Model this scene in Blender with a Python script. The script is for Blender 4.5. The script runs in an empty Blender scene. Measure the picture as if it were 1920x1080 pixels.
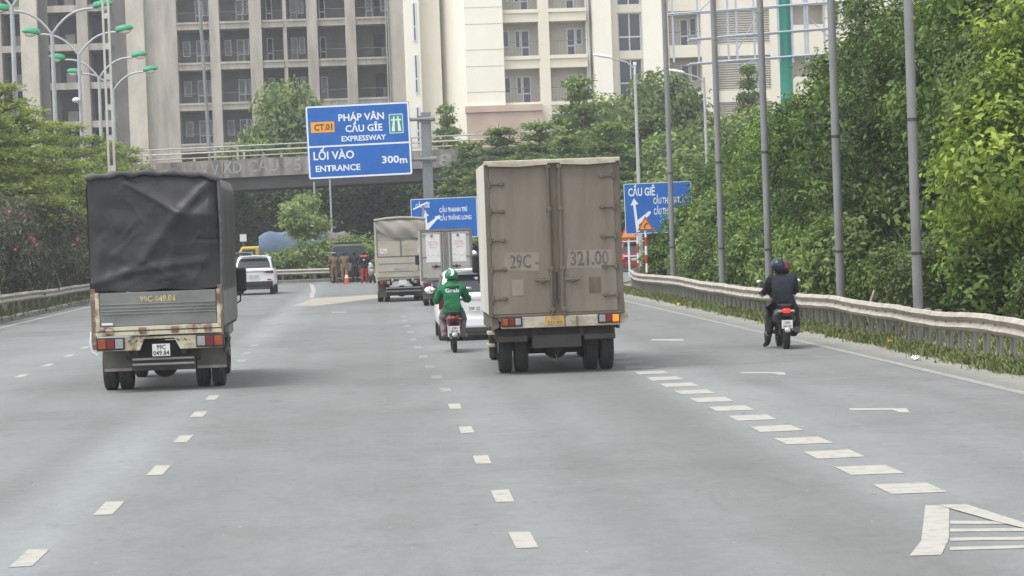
import bpy, bmesh, math, random
import numpy as np
from mathutils import Vector, Matrix

# ------------------------------------------------------------------ camera, sky, sun, exposure
SC = bpy.context.scene
COL = SC.collection
F = 5000.0                      # focal length in photo pixels (1920 wide)
CAM = Vector((0, 0, 2.25))
YAW, PITCH, ROLL = 260 / F, 100.0 / F, 0.036
fw = Vector((math.sin(YAW) * math.cos(PITCH), math.cos(YAW) * math.cos(PITCH), -math.sin(PITCH)))
r0 = fw.cross(Vector((0, 0, 1))).normalized(); u0 = r0.cross(fw)
rt = r0 * math.cos(ROLL) - u0 * math.sin(ROLL)
up = u0 * math.cos(ROLL) + r0 * math.sin(ROLL)
cd = bpy.data.cameras.new('camera'); cam = bpy.data.objects.new('camera', cd); COL.objects.link(cam)
cd.sensor_width = 36; cd.lens = 36 * F / 1920; cd.clip_end = 5000; cd.clip_start = 0.5
mw = Matrix((rt, up, -fw)).transposed().to_4x4(); mw.translation = CAM
cam.matrix_world = mw
SC.camera = cam

SUN_EL, SUN_ROT = math.radians(66), math.radians(238)
w = bpy.data.worlds.new('World'); SC.world = w; w.use_nodes = True
nt = w.node_tree; nt.nodes.clear()
sky = nt.nodes.new('ShaderNodeTexSky'); sky.sky_type = 'NISHITA'; sky.sun_disc = False
sky.sun_elevation = SUN_EL; sky.sun_rotation = SUN_ROT
sky.air_density = 1.0; sky.dust_density = 1.0; sky.ozone_density = 1.0
hs = nt.nodes.new('ShaderNodeHueSaturation'); hs.inputs['Saturation'].default_value = 0.16
bg = nt.nodes.new('ShaderNodeBackground'); bg.inputs['Strength'].default_value = 0.145
wo = nt.nodes.new('ShaderNodeOutputWorld')
nt.links.new(sky.outputs[0], hs.inputs['Color']); nt.links.new(hs.outputs[0], bg.inputs[0]); nt.links.new(bg.outputs[0], wo.inputs[0])
sl = bpy.data.lights.new('sun', 'SUN'); sl.energy = 1.3; sl.angle = math.radians(28); sl.color = (1, 0.965, 0.91)
so = bpy.data.objects.new('sun', sl); COL.objects.link(so)
# Nishita: rotation 0 = sun towards +Y, growing clockwise seen from above
sd = Vector((math.sin(SUN_ROT) * math.cos(SUN_EL), math.cos(SUN_ROT) * math.cos(SUN_EL), math.sin(SUN_EL)))
so.rotation_euler = sd.to_track_quat('Z', 'Y').to_euler()
SC.view_settings.view_transform = 'Standard'; SC.view_settings.look = 'None'
SC.view_settings.exposure = 1.28; SC.view_settings.gamma = 1.0
SC.render.engine = 'CYCLES'
SC.cycles.max_bounces = 6; SC.cycles.diffuse_bounces = 3; SC.cycles.glossy_bounces = 2
SC.cycles.transmission_bounces = 3; SC.cycles.volume_bounces = 1; SC.cycles.transparent_max_bounces = 6
SC.cycles.use_denoising = True
SC.cycles.caustics_reflective = False; SC.cycles.caustics_refractive = False

def ray(px, py): return fw + rt * ((px - 960) / F) + up * ((540 - py) / F)
def P(px, py, Y):
    d = ray(px, py); return CAM + d * (Y / d.y)
def G(px, py, z=0.0):
    d = ray(px, py); return CAM + d * ((z - CAM.z) / d.z)

rnd = random.Random(7)
npr = np.random.default_rng(11)

# ------------------------------------------------------------------ materials
MATS = {}
def pm(name, col, rough=0.7, metal=0.0, var=0.25, scale=3.0, dark=None, stretch=(1, 1, 1), bump=0.0, bscale=None,
       emit=None, estr=0.0, spec=0.4, fine=0.0, lo=0.35, hi=0.7, alpha=None):
    if name in MATS: return MATS[name]
    m = bpy.data.materials.new(name); m.use_nodes = True; n = m.node_tree.nodes; L = m.node_tree.links
    b = n['Principled BSDF']; b.inputs['Roughness'].default_value = rough; b.inputs['Metallic'].default_value = metal
    b.inputs['Specular IOR Level'].default_value = spec
    c4 = (*col, 1)
    if var > 0 or dark is not None:
        tc = n.new('ShaderNodeTexCoord'); mp = n.new('ShaderNodeMapping'); mp.inputs['Scale'].default_value = stretch
        L.new(tc.outputs['Object'], mp.inputs[0])
        nz = n.new('ShaderNodeTexNoise'); nz.inputs['Scale'].default_value = scale; nz.inputs['Detail'].default_value = 7
        nz.inputs['Roughness'].default_value = 0.62; L.new(mp.outputs[0], nz.inputs['Vector'])
        rp = n.new('ShaderNodeValToRGB'); rp.color_ramp.elements[0].position = lo; rp.color_ramp.elements[1].position = hi
        d = dark if dark is not None else tuple(x * (1 - var) for x in col)
        rp.color_ramp.elements[0].color = (*d, 1); rp.color_ramp.elements[1].color = c4
        L.new(nz.outputs[0], rp.inputs[0]); src = rp.outputs[0]
        if fine > 0:
            n2 = n.new('ShaderNodeTexNoise'); n2.inputs['Scale'].default_value = scale * 14; n2.inputs['Detail'].default_value = 3
            L.new(mp.outputs[0], n2.inputs['Vector'])
            mr = n.new('ShaderNodeMapRange'); mr.inputs['To Min'].default_value = 1 - fine; mr.inputs['To Max'].default_value = 1 + fine
            L.new(n2.outputs[0], mr.inputs[0])
            mx = n.new('ShaderNodeMix'); mx.data_type = 'RGBA'; mx.blend_type = 'MULTIPLY'; mx.inputs[0].default_value = 1
            L.new(src, mx.inputs[6]); L.new(mr.outputs[0], mx.inputs[7]); src = mx.outputs[2]
        L.new(src, b.inputs['Base Color'])
        if bump > 0:
            n3 = n.new('ShaderNodeTexNoise'); n3.inputs['Scale'].default_value = bscale or scale * 5; n3.inputs['Detail'].default_value = 4
            L.new(mp.outputs[0], n3.inputs['Vector'])
            bp = n.new('ShaderNodeBump'); bp.inputs['Strength'].default_value = bump; bp.inputs['Distance'].default_value = 0.02
            L.new(n3.outputs[0], bp.inputs['Height']); L.new(bp.outputs[0], b.inputs['Normal'])
    else:
        b.inputs['Base Color'].default_value = c4
    if emit:
        b.inputs['Emission Color'].default_value = (*emit, 1); b.inputs['Emission Strength'].default_value = estr
    MATS[name] = m; return m

def leafmat(name, c0, c1, trans=0.3, rough=0.55):
    if name in MATS: return MATS[name]
    m = bpy.data.materials.new(name); m.use_nodes = True; n = m.node_tree.nodes; L = m.node_tree.links
    b = n['Principled BSDF']; out = n['Material Output']
    b.inputs['Roughness'].default_value = rough; b.inputs['Specular IOR Level'].default_value = 0.35
    at = n.new('ShaderNodeAttribute'); at.attribute_name = 'shade'
    rp = n.new('ShaderNodeValToRGB'); rp.color_ramp.elements[0].color = (*c0, 1); rp.color_ramp.elements[1].color = (*c1, 1)
    oi = n.new('ShaderNodeObjectInfo'); mr = n.new('ShaderNodeMapRange'); mr.inputs['To Min'].default_value = 0.8; mr.inputs['To Max'].default_value = 1.2
    L.new(oi.outputs['Random'], mr.inputs[0])
    L.new(at.outputs['Fac'], rp.inputs[0])
    mx = n.new('ShaderNodeMix'); mx.data_type = 'RGBA'; mx.blend_type = 'MULTIPLY'; mx.inputs[0].default_value = 1
    L.new(rp.outputs[0], mx.inputs[6]); L.new(mr.outputs[0], mx.inputs[7])
    L.new(mx.outputs[2], b.inputs['Base Color'])
    tr = n.new('ShaderNodeBsdfTranslucent'); L.new(mx.outputs[2], tr.inputs[0])
    ms = n.new('ShaderNodeMixShader'); ms.inputs[0].default_value = trans
    L.new(b.outputs[0], ms.inputs[1]); L.new(tr.outputs[0], ms.inputs[2]); L.new(ms.outputs[0], out.inputs[0])
    MATS[name] = m; return m

# asphalt: worn grey, dusty pale bands beside the lane lines, darker wheel polish, patches, stains
def asphalt():
    m = bpy.data.materials.new('asphalt'); m.use_nodes = True; n = m.node_tree.nodes; L = m.node_tree.links
    b = n['Principled BSDF']; b.inputs['Roughness'].default_value = 0.82; b.inputs['Specular IOR Level'].default_value = 0.3
    tc = n.new('ShaderNodeTexCoord')
    def noise(sc, st, det=6, ro=0.6, lo=0.35, hi=0.7):
        mp = n.new('ShaderNodeMapping'); mp.inputs['Scale'].default_value = st; L.new(tc.outputs['Object'], mp.inputs[0])
        z = n.new('ShaderNodeTexNoise'); z.inputs['Scale'].default_value = sc; z.inputs['Detail'].default_value = det; z.inputs['Roughness'].default_value = ro
        L.new(mp.outputs[0], z.inputs['Vector'])
        r = n.new('ShaderNodeMapRange'); r.inputs['From Min'].default_value = lo; r.inputs['From Max'].default_value = hi; r.clamp = True
        L.new(z.outputs[0], r.inputs[0]); return r.outputs[0]
    def mix(a, bcol, fac, mode='MIX'):
        x = n.new('ShaderNodeMix'); x.data_type = 'RGBA'; x.blend_type = mode
        if isinstance(fac, float): x.inputs[0].default_value = fac
        else: L.new(fac, x.inputs[0])
        for i, v in ((6, a), (7, bcol)):
            if isinstance(v, tuple): x.inputs[i].default_value = (*v, 1)
            else: L.new(v, x.inputs[i])
        return x.outputs[2]
    def mul(a, k):
        q = n.new('ShaderNodeMath'); q.operation = 'MULTIPLY'; L.new(a, q.inputs[0])
        if isinstance(k, float): q.inputs[1].default_value = k
        else: L.new(k, q.inputs[1])
        return q.outputs[0]
    base = mix((0.160, 0.161, 0.160), (0.208, 0.210, 0.210), noise(0.25, (1, 0.35, 1), 8, 0.7))
    base = mix(base, (0.118, 0.117, 0.113), mul(noise(0.16, (1, 0.7, 1), 9, 0.75, 0.48, 0.68), 0.75))
    # dusty pale-blue bands beside the lines
    sx = n.new('ShaderNodeSeparateXYZ'); L.new(tc.outputs['Object'], sx.inputs[0])
    def band(x0, wd):
        a = n.new('ShaderNodeMath'); a.operation = 'ADD'; a.inputs[1].default_value = -x0; L.new(sx.outputs[0], a.inputs[0])
        q = n.new('ShaderNodeMath'); q.operation = 'ABSOLUTE'; L.new(a.outputs[0], q.inputs[0])
        r = n.new('ShaderNodeMapRange'); r.interpolation_type = 'SMOOTHSTEP'
        r.inputs['From Min'].default_value = wd; r.inputs['From Max'].default_value = 0; L.new(q.outputs[0], r.inputs[0]); return r.outputs[0]
    wob = noise(0.5, (1, 0.25, 1), 5, 0.6, 0.25, 0.75)
    base = mix(base, (0.265, 0.275, 0.285), mul(mul(band(-2.75, 0.75), wob), 0.8))
    base = mix(base, (0.255, 0.265, 0.275), mul(mul(band(4.6, 0.9), wob), 0.75))
    base = mix(base, (0.24, 0.245, 0.25), mul(mul(band(1.3, 0.6), wob), 0.6))
    base = mix(base, (0.255, 0.26, 0.268), mul(mul(band(-6.9, 1.6), wob), 0.7))
    base = mix(base, (0.145, 0.144, 0.141), mul(mul(band(-0.6, 1.0), wob), 0.35))
    base = mix(base, (0.122, 0.119, 0.113), mul(mul(band(3.35, 0.85), wob), 0.8))
    base = mix(base, (0.29, 0.265, 0.225), mul(band(8.9, 0.7), noise(0.8, (1, 0.5, 1), 5, 0.6, 0.2, 0.6)))
    for tx_ in (-5.1, -3.5, -1.5, 0.2, 2.0, 3.7, 5.6, 7.2): base = mix(base, (0.128, 0.127, 0.124), mul(mul(band(tx_, 0.42), wob), 0.42))
    # transverse joints and faint streaks
    base = mix(base, (0.13, 0.13, 0.13), mul(noise(0.6, (0.06, 1.6, 1), 5, 0.65, 0.58, 0.75), 0.35))
    # oil drips
    base = mix(base, (0.10, 0.10, 0.10), mul(noise(1.6, (1, 0.5, 1), 5, 0.6, 0.62, 0.74), 0.5))
    grain = noise(46, (1, 1, 1), 4, 0.7, 0.2, 0.8)
    g2 = n.new('ShaderNodeMapRange'); g2.inputs['To Min'].default_value = 0.80; g2.inputs['To Max'].default_value = 1.20; L.new(grain, g2.inputs[0])
    base = mix(base, g2.outputs[0], 1.0, 'MULTIPLY')
    g4 = n.new('ShaderNodeMapRange'); g4.inputs['To Min'].default_value = 0.88; g4.inputs['To Max'].default_value = 1.12; L.new(noise(7, (1, 0.5, 1), 6, 0.75, 0.25, 0.75), g4.inputs[0])
    base = mix(base, g4.outputs[0], 1.0, 'MULTIPLY')
    base = mix(base, (0.915, 0.945, 0.93), 1.0, 'MULTIPLY')
    # sealed cracks and patch edges
    mpv = n.new('ShaderNodeMapping'); mpv.inputs['Scale'].default_value = (0.30, 0.11, 1); L.new(tc.outputs['Object'], mpv.inputs[0])
    wn = n.new('ShaderNodeTexNoise'); wn.inputs['Scale'].default_value = 1.3; wn.inputs['Detail'].default_value = 5; L.new(mpv.outputs[0], wn.inputs['Vector'])
    wm = n.new('ShaderNodeMix'); wm.data_type = 'RGBA'; wm.inputs[0].default_value = 0.25; L.new(mpv.outputs[0], wm.inputs[6]); L.new(wn.outputs[1], wm.inputs[7])
    vo = n.new('ShaderNodeTexVoronoi'); vo.feature = 'DISTANCE_TO_EDGE'; vo.inputs['Scale'].default_value = 1.0; L.new(wm.outputs[2], vo.inputs['Vector'])
    vr2 = n.new('ShaderNodeMapRange'); vr2.inputs['From Min'].default_value = 0.012; vr2.inputs['From Max'].default_value = 0.002; vr2.clamp = True; L.new(vo.outputs['Distance'], vr2.inputs[0])
    base = mix(base, (0.085, 0.085, 0.085), mul(mul(vr2.outputs[0], noise(0.13, (1, 1, 1), 3, 0.5, 0.56, 0.64)), 0.25))
    base = mix(base, (0.11, 0.11, 0.11), mul(noise(9.0, (1, 0.35, 1), 2, 0.4, 0.735, 0.76), 0.8))
    base = mix(base, (0.33, 0.33, 0.32), mul(noise(11.0, (1, 0.8, 1), 2, 0.4, 0.765, 0.78), 0.8))
    L.new(base, b.inputs['Base Color'])
    bp = n.new('ShaderNodeBump'); bp.inputs['Strength'].default_value = 0.25; bp.inputs['Distance'].default_value = 0.01
    L.new(grain, bp.inputs['Height']); L.new(bp.outputs[0], b.inputs['Normal'])
    MATS['asphalt'] = m; return m
asphalt()

# ------------------------------------------------------------------ mesh helpers
class MB:
    def __init__(s): s.v = []; s.f = []; s.m = []; s.s = []
    def add(s, vs, fs, mi=0, smooth=False):
        o = len(s.v); s.v += [tuple(p) for p in vs]
        for f in fs: s.f.append([i + o for i in f]); s.m.append(mi); s.s.append(smooth)
        return s
    def box(s, c, d, bev=0.0, mi=0, rot=None):
        hx, hy, hz = d[0] / 2, d[1] / 2, d[2] / 2
        if bev <= 0:
            vs = [(x, y, z) for x in (-hx, hx) for y in (-hy, hy) for z in (-hz, hz)]
            fs = [(0, 1, 3, 2), (4, 6, 7, 5), (0, 4, 5, 1), (2, 3, 7, 6), (0, 2, 6, 4), (1, 5, 7, 3)]
        else:
            bm = bmesh.new(); bmesh.ops.create_cube(bm, size=1.0)
            for v in bm.verts: v.co = Vector((v.co.x * d[0], v.co.y * d[1], v.co.z * d[2]))
            bmesh.ops.bevel(bm, geom=bm.edges[:], offset=min(bev, min(d) * 0.45), segments=2, affect='EDGES', profile=0.5)
            bm.verts.index_update(); vs = [v.co.copy() for v in bm.verts]; fs = [[v.index for v in f.verts] for f in bm.faces]; bm.free()
        c = Vector(c)
        vs = [(rot @ Vector(p) if rot is not None else Vector(p)) + c for p in vs]
        return s.add(vs, fs, mi)
    def cyl(s, p0, p1, r0, r1=None, n=12, mi=0, caps=True, smooth=True):
        p0, p1 = Vector(p0), Vector(p1); r1 = r0 if r1 is None else r1
        d = (p1 - p0).normalized(); a = d.orthogonal().normalized(); b = d.cross(a)
        vs = []
        for p, r in ((p0, r0), (p1, r1)):
            for i in range(n):
                t = 2 * math.pi * i / n; vs.append(p + (a * math.cos(t) + b * math.sin(t)) * r)
        s.add(vs, [(i, (i + 1) % n, n + (i + 1) % n, n + i) for i in range(n)], mi, smooth)
        if caps: s.add(vs[:n], [list(range(n))[::-1]], mi); s.add(vs[n:], [list(range(n))], mi)
        return s
    def tube(s, path, r, n=8, mi=0):
        path = [Vector(p) for p in path]; rs = r if isinstance(r, (list, tuple)) else [r] * len(path)
        vs = []; a = None
        for i, p in enumerate(path):
            d = (path[min(i + 1, len(path) - 1)] - path[max(i - 1, 0)]).normalized()
            if a is None: a = d.orthogonal().normalized()
            a = (a - d * a.dot(d)).normalized(); b = d.cross(a)
            for k in range(n):
                t = 2 * math.pi * k / n; vs.append(p + (a * math.cos(t) + b * math.sin(t)) * rs[i])
        fs = [(i * n + k, i * n + (k + 1) % n, (i + 1) * n + (k + 1) % n, (i + 1) * n + k) for i in range(len(path) - 1) for k in range(n)]
        s.add(vs, fs, mi, True)
        s.add(vs[:n], [list(range(n))[::-1]], mi); s.add(vs[-n:], [list(range(n))], mi); return s
    def ell(s, c, r, nu=14, nv=9, mi=0, v0=0.0, v1=1.0, rot=None):
        vs = []; c = Vector(c)
        for j in range(nv + 1):
            ph = math.pi * (v0 + (v1 - v0) * j / nv)
            for i in range(nu):
                t = 2 * math.pi * i / nu
                q = Vector((r[0] * math.sin(ph) * math.cos(t), r[1] * math.sin(ph) * math.sin(t), r[2] * math.cos(ph)))
                vs.append((rot @ q if rot is not None else q) + c)
        fs = [(j * nu + i, (j + 1) * nu + i, (j + 1) * nu + (i + 1) % nu, j * nu + (i + 1) % nu) for j in range(nv) for i in range(nu)]
        return s.add(vs, fs, mi, True)
    def prism(s, poly, ax, a0, a1, mi=0):
        """poly: 2-D outline; ax 'x': points are (y,z) extruded a0..a1 along x; 'y': (x,z); 'z': (x,y)"""
        def mk(p, a): return (a, p[0], p[1]) if ax == 'x' else ((p[0], a, p[1]) if ax == 'y' else (p[0], p[1], a))
        n = len(poly); vs = [mk(p, a0) for p in poly] + [mk(p, a1) for p in poly]
        return s.add(vs, [list(range(n)), list(range(2 * n - 1, n - 1, -1))] + [(i, n + i, n + (i + 1) % n, (i + 1) % n) for i in range(n)], mi)
    def loft(s, rings, mi=0, smooth=True, cap=True, closed=True):
        n = len(rings[0]); vs = [p for r in rings for p in r]
        kk = n if closed else n - 1
        s.add(vs, [(j * n + i, j * n + (i + 1) % n, (j + 1) * n + (i + 1) % n, (j + 1) * n + i) for j in range(len(rings) - 1) for i in range(kk)], mi, smooth)
        if cap: s.add(rings[0], [list(range(n))[::-1]], mi, False); s.add(rings[-1], [list(range(n))], mi, False)
        return s
    def torus(s, c, R, r, ax='x', nu=28, nv=10, mi=0, sq=1.0):
        rings = []
        c = Vector(c)
        for i in range(nu):
            t = 2 * math.pi * i / nu; ring = []
            for k in range(nv):
                q = 2 * math.pi * k / nv
                cr, sr = math.cos(q), math.sin(q)
                cr = math.copysign(abs(cr) ** 0.6, cr); sr = math.copysign(abs(sr) ** 0.6, sr)
                rad = R + r * cr; wd = r * sq * sr
                ring.append(c + Vector((wd, rad * math.cos(t), rad * math.sin(t))))
            rings.append(ring)
        vs = [p for r_ in rings for p in r_]
        fs = [(i * nv + k, i * nv + (k + 1) % nv, ((i + 1) % nu) * nv + (k + 1) % nv, ((i + 1) % nu) * nv + k) for i in range(nu) for k in range(nv)]
        return s.add(vs, fs, mi, True)
    def mesh(s, name, mats):
        me = bpy.data.meshes.new(name); me.from_pydata(s.v, [], s.f)
        for m in (mats if isinstance(mats, (list, tuple)) else [mats]): me.materials.append(MATS[m] if isinstance(m, str) else m)
        me.polygons.foreach_set('material_index', s.m); me.polygons.foreach_set('use_smooth', s.s)
        bm = bmesh.new(); bm.from_mesh(me); bmesh.ops.recalc_face_normals(bm, faces=bm.faces); bm.to_mesh(me); bm.free()
        me.update(); return me
    def build(s, name, mats, parent=None, loc=None):
        return link(name, s.mesh(name, mats), parent, loc)

def link(name, me, parent=None, loc=None, rz=0.0):
    o = bpy.data.objects.new(name, me); COL.objects.link(o)
    if parent is not None: o.parent = parent
    if loc is not None: o.location = loc
    if rz: o.rotation_euler = (0, 0, rz)
    return o
def thing(name, label, cat, loc=(0, 0, 0), rz=0.0, group=None):
    o = link(name, None, None, loc, rz); return tag(o, label, cat, group)
def tag(o, label=None, cat=None, group=None, kind=None):
    if label: o['label'] = label
    if cat: o['category'] = cat
    if group: o['group'] = group
    if kind: o['kind'] = kind
    return o
def copy_tree(o, parent=None):
    c = o.copy(); COL.objects.link(c); c.parent = parent
    for ch in list(o.children): copy_tree(ch, c)
    return c

def text(name, s, mat, parent, cx, cz, y, w=None, h=0.2, bold=0.0, ext=0.004, rz=0.0, kx=1.0, tilt=0.0):
    """flat lettering in the local XZ plane facing -Y, centred on (cx, cz), capital height about h; w fits the width"""
    cu = bpy.data.curves.new(name, 'FONT'); cu.body = s; cu.size = 1.0; cu.offset = bold; cu.resolution_u = 2
    o = bpy.data.objects.new('tmp', cu); COL.objects.link(o)
    dg = bpy.context.evaluated_depsgraph_get(); me = bpy.data.meshes.new_from_object(o.evaluated_get(dg))
    bpy.data.objects.remove(o); bpy.data.curves.remove(cu)
    co = np.zeros(len(me.vertices) * 3); me.vertices.foreach_get('co', co); co = co.reshape(-1, 3)
    if len(co) == 0: return None
    x0, x1 = co[:, 0].min(), co[:, 0].max()
    sz = h / 0.70
    sx = sz * kx if w is None else w / max(1e-6, (x1 - x0))
    X = (co[:, 0] - (x0 + x1) / 2) * sx; Z = (co[:, 1] - 0.35) * sz
    ct, st = math.cos(tilt), math.sin(tilt)
    out = np.stack([cx + X * ct - Z * st, np.full(len(X), y), cz + X * st + Z * ct], 1)
    me.vertices.foreach_set('co', out.ravel()); me.update()
    me.materials.clear(); me.materials.append(MATS[mat])
    return link(name, me, parent)

def leaves(name, c, nrm, length, aspect, shade, mat):
    """one diamond leaf per row, as one mesh"""
    N = len(c); rv = npr.normal(size=(N, 3)); nrm = nrm / (np.linalg.norm(nrm, axis=1, keepdims=True) + 1e-9)
    t = np.cross(nrm, rv); t /= (np.linalg.norm(t, axis=1, keepdims=True) + 1e-9); b = np.cross(nrm, t)
    L = length[:, None]; W = L * aspect
    v = np.empty((N, 4, 3))
    v[:, 0] = c - t * L * 0.5; v[:, 1] = c + b * W * 0.5 + nrm * W * 0.22 - t * L * 0.05
    v[:, 2] = c + t * L * 0.5 - nrm * L * 0.08; v[:, 3] = c - b * W * 0.5 + nrm * W * 0.22 - t * L * 0.05
    me = bpy.data.meshes.new(name); me.vertices.add(N * 4); me.vertices.foreach_set('co', v.ravel())
    me.loops.add(N * 4); me.loops.foreach_set('vertex_index', np.arange(N * 4, dtype=np.int32))
    me.polygons.add(N); me.polygons.foreach_set('loop_start', np.arange(0, N * 4, 4, dtype=np.int32))
    me.update(calc_edges=True)
    a = me.attributes.new('shade', 'FLOAT', 'FACE'); a.data.foreach_set('value', np.clip(shade, 0, 1).astype(np.float32))
    ms = mat if isinstance(mat, (list, tuple)) else [mat]
    for m in ms: me.materials.append(MATS[m])
    return me

def blob_crown(name, blobs, dens, per, sig, leaf, asp, mat, shell=0.16, upw=0.5, bright=0.5):
    C, NR, LN, SH = [], [], [], []
    for (cx, cy, cz, rx, ry, rz) in blobs:
        area = 4 * math.pi * ((rx * ry + rx * rz + ry * rz) / 3)
        k = max(8, int(area * dens))
        u = npr.normal(size=(k, 3)); u /= np.linalg.norm(u, axis=1, keepdims=True)
        fac = np.clip(1 - np.abs(npr.normal(0, shell, k)) + npr.normal(0, 0.05, k), 0.25, 1.14)
        # lumpy outline
        fac *= 1 + 0.10 * np.sin(u[:, 0] * 7 + cx) * np.cos(u[:, 2] * 6 + cy) + 0.07 * np.sin(u[:, 1] * 11 + cz)
        cc = np.array([cx, cy, cz]) + u * np.array([rx, ry, rz]) * fac[:, None]
        sh = np.clip(npr.normal(bright, 0.27, k), 0, 1)
        ii = np.repeat(np.arange(k), per); n = len(ii)
        c = cc[ii] + npr.normal(0, 1, (n, 3)) * np.array([sig, sig, sig * 0.7])
        nr = u[ii] * 0.6 + np.array([0, 0, upw]) + npr.normal(0, 0.45, (n, 3))
        C.append(c); NR.append(nr); LN.append(leaf * npr.uniform(0.65, 1.3, n)); SH.append(sh[ii] + npr.normal(0, 0.12, n))
    c = np.concatenate(C); keep = c[:, 2] > 0.03
    return leaves(name, c[keep], np.concatenate(NR)[keep], np.concatenate(LN)[keep], asp, np.concatenate(SH)[keep], mat)

def tier_crown(name, tiers, mat, leaf=0.3, asp=0.55, per=22, sig=0.26, bright=0.55):
    """horizontal plates of foliage along radiating branches (umbrella-tree habit)"""
    C, NR, LN, SH = [], [], [], []
    br = MB()
    for (z, R, nb, droop) in tiers:
        a0 = npr.uniform(0, 6.28)
        for b in range(nb):
            a = a0 + b * 6.283 / nb + npr.normal(0, 0.25); rr = R * npr.uniform(0.65, 1.12)
            k = max(4, int(rr * 7))
            t = npr.uniform(0.18, 1.0, k) ** 0.7
            off = npr.normal(0, 0.30, k) * (0.35 + t) * R * 0.32
            cx = np.cos(a) * rr * t - np.sin(a) * off; cy = np.sin(a) * rr * t + np.cos(a) * off
            cz = z + 0.28 * t * rr * 0.35 - droop * t * t * rr + npr.normal(0, 0.10, k)
            sh = np.clip(npr.normal(bright, 0.22, k), 0, 1)
            ii = np.repeat(np.arange(k), per); n = len(ii)
            C.append(np.stack([cx, cy, cz], 1)[ii] + npr.normal(0, 1, (n, 3)) * np.array([sig, sig, sig * 0.32]))
            NR.append(np.array([0, 0, 1.0]) + npr.normal(0, 0.38, (n, 3))); LN.append(leaf * npr.uniform(0.6, 1.25, n)); SH.append(sh[ii] + npr.normal(0, 0.12, n))
            br.tube([(0, 0, z - 0.25), (math.cos(a) * rr * 0.5, math.sin(a) * rr * 0.5, z - 0.02), (math.cos(a) * rr * 0.95, math.sin(a) * rr * 0.95, z + 0.05 - droop * rr)], [0.05, 0.03, 0.012], 5)
    return leaves(name, np.concatenate(C), np.concatenate(NR), np.concatenate(LN), asp, np.concatenate(SH), mat), br

# ------------------------------------------------------------------ palette
pm('soil', (0.16, 0.13, 0.09), 0.95, var=0.4, scale=0.6, fine=0.25, bump=0.5)
pm('dust', (0.30, 0.27, 0.22), 0.95, var=0.35, scale=1.2, fine=0.25, bump=0.3)
pm('paint_white', (0.345, 0.335, 0.295), 0.85, dark=(0.235, 0.232, 0.215), scale=7, fine=0.2, lo=0.30, hi=0.52)
pm('paint_worn', (0.285, 0.278, 0.25), 0.85, dark=(0.19, 0.19, 0.183), scale=6.0, fine=0.2, lo=0.38, hi=0.62)
pm('paint_yellowish', (0.36, 0.33, 0.26), 0.8, dark=(0.25, 0.235, 0.20), scale=1.5, fine=0.15)
pm('kerb', (0.26, 0.25, 0.235), 0.9, var=0.5, scale=2.5, fine=0.2, bump=0.4)
pm('galv', (0.46, 0.425, 0.37), 0.68, metal=0.1, dark=(0.30, 0.265, 0.22), scale=3.2, stretch=(1, 1, 2.5), fine=0.12)
pm('galv_post', (0.28, 0.27, 0.25), 0.7, metal=0.1, dark=(0.22, 0.21, 0.19), scale=4, fine=0.15)
pm('pole_grey', (0.225, 0.232, 0.235), 0.65, metal=0.1, dark=(0.15, 0.153, 0.155), scale=1.5, stretch=(2, 2, 0.5), fine=0.08)
pm('pole_light', (0.40, 0.41, 0.42), 0.55, metal=0.2, var=0.2, scale=2)
pm('lamp_green', (0.03, 0.30, 0.14), 0.5, var=0.2, scale=4)
pm('lamp_glass', (0.62, 0.60, 0.52), 0.25, var=0.1)
pm('lamp_white', (0.72, 0.73, 0.72), 0.5, var=0.12)
pm('concrete_pale', (0.56, 0.52, 0.45), 0.9, dark=(0.40, 0.37, 0.32), scale=0.35, stretch=(1.6, 1, 0.7), fine=0.10, bump=0.2)
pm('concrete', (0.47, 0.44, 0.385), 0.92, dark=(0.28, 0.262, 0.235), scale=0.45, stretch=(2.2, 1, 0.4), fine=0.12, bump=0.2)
pm('concrete_shaded', (0.205, 0.198, 0.188), 0.92, dark=(0.125, 0.12, 0.115), scale=0.5, stretch=(1, 1, 0.5), fine=0.12)  # concrete darkened in colour to carry the shade of the deep balconies
pm('concrete_pole', (0.55, 0.53, 0.49), 0.9, var=0.25, scale=1.0)
pm('deck_concrete', (0.30, 0.27, 0.235), 0.95, dark=(0.095, 0.09, 0.085), scale=0.8, stretch=(1.6, 1, 0.4), fine=0.2, lo=0.36, hi=0.64)
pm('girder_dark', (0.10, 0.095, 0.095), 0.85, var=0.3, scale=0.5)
pm('graffiti', (0.33, 0.335, 0.32), 0.9, dark=(0.19, 0.19, 0.18), scale=2.2, lo=0.36, hi=0.6)
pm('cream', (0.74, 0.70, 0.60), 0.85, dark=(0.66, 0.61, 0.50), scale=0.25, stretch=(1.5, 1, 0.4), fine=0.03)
pm('cream_sunlit', (0.80, 0.77, 0.67), 0.85, dark=(0.73, 0.70, 0.60), scale=0.25, stretch=(1.5, 1, 0.4), fine=0.03)  # sunlit copy of cream, the brightness put into the colour
pm('cream_grey', (0.62, 0.60, 0.54), 0.85, dark=(0.55, 0.53, 0.48), scale=0.3, stretch=(1.5, 1, 0.4), fine=0.03)
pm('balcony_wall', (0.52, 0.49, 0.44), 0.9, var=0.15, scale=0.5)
pm('peach', (0.55, 0.42, 0.34), 0.85, var=0.2, scale=0.6)
pm('joint_line', (0.42, 0.40, 0.36), 0.9, var=0.1)
pm('win_frame', (0.62, 0.66, 0.70), 0.5, var=0.15, scale=2)
pm('pane', (0.045, 0.055, 0.075), 0.12, var=0.3, scale=0.5, spec=0.5)
pm('void_shade', (0.020, 0.022, 0.030), 0.6, var=0.2, scale=0.5)  # near-black sheet painting the unlit room behind a doorless opening
pm('louver', (0.60, 0.57, 0.50), 0.7, var=0.15, scale=1)
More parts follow.
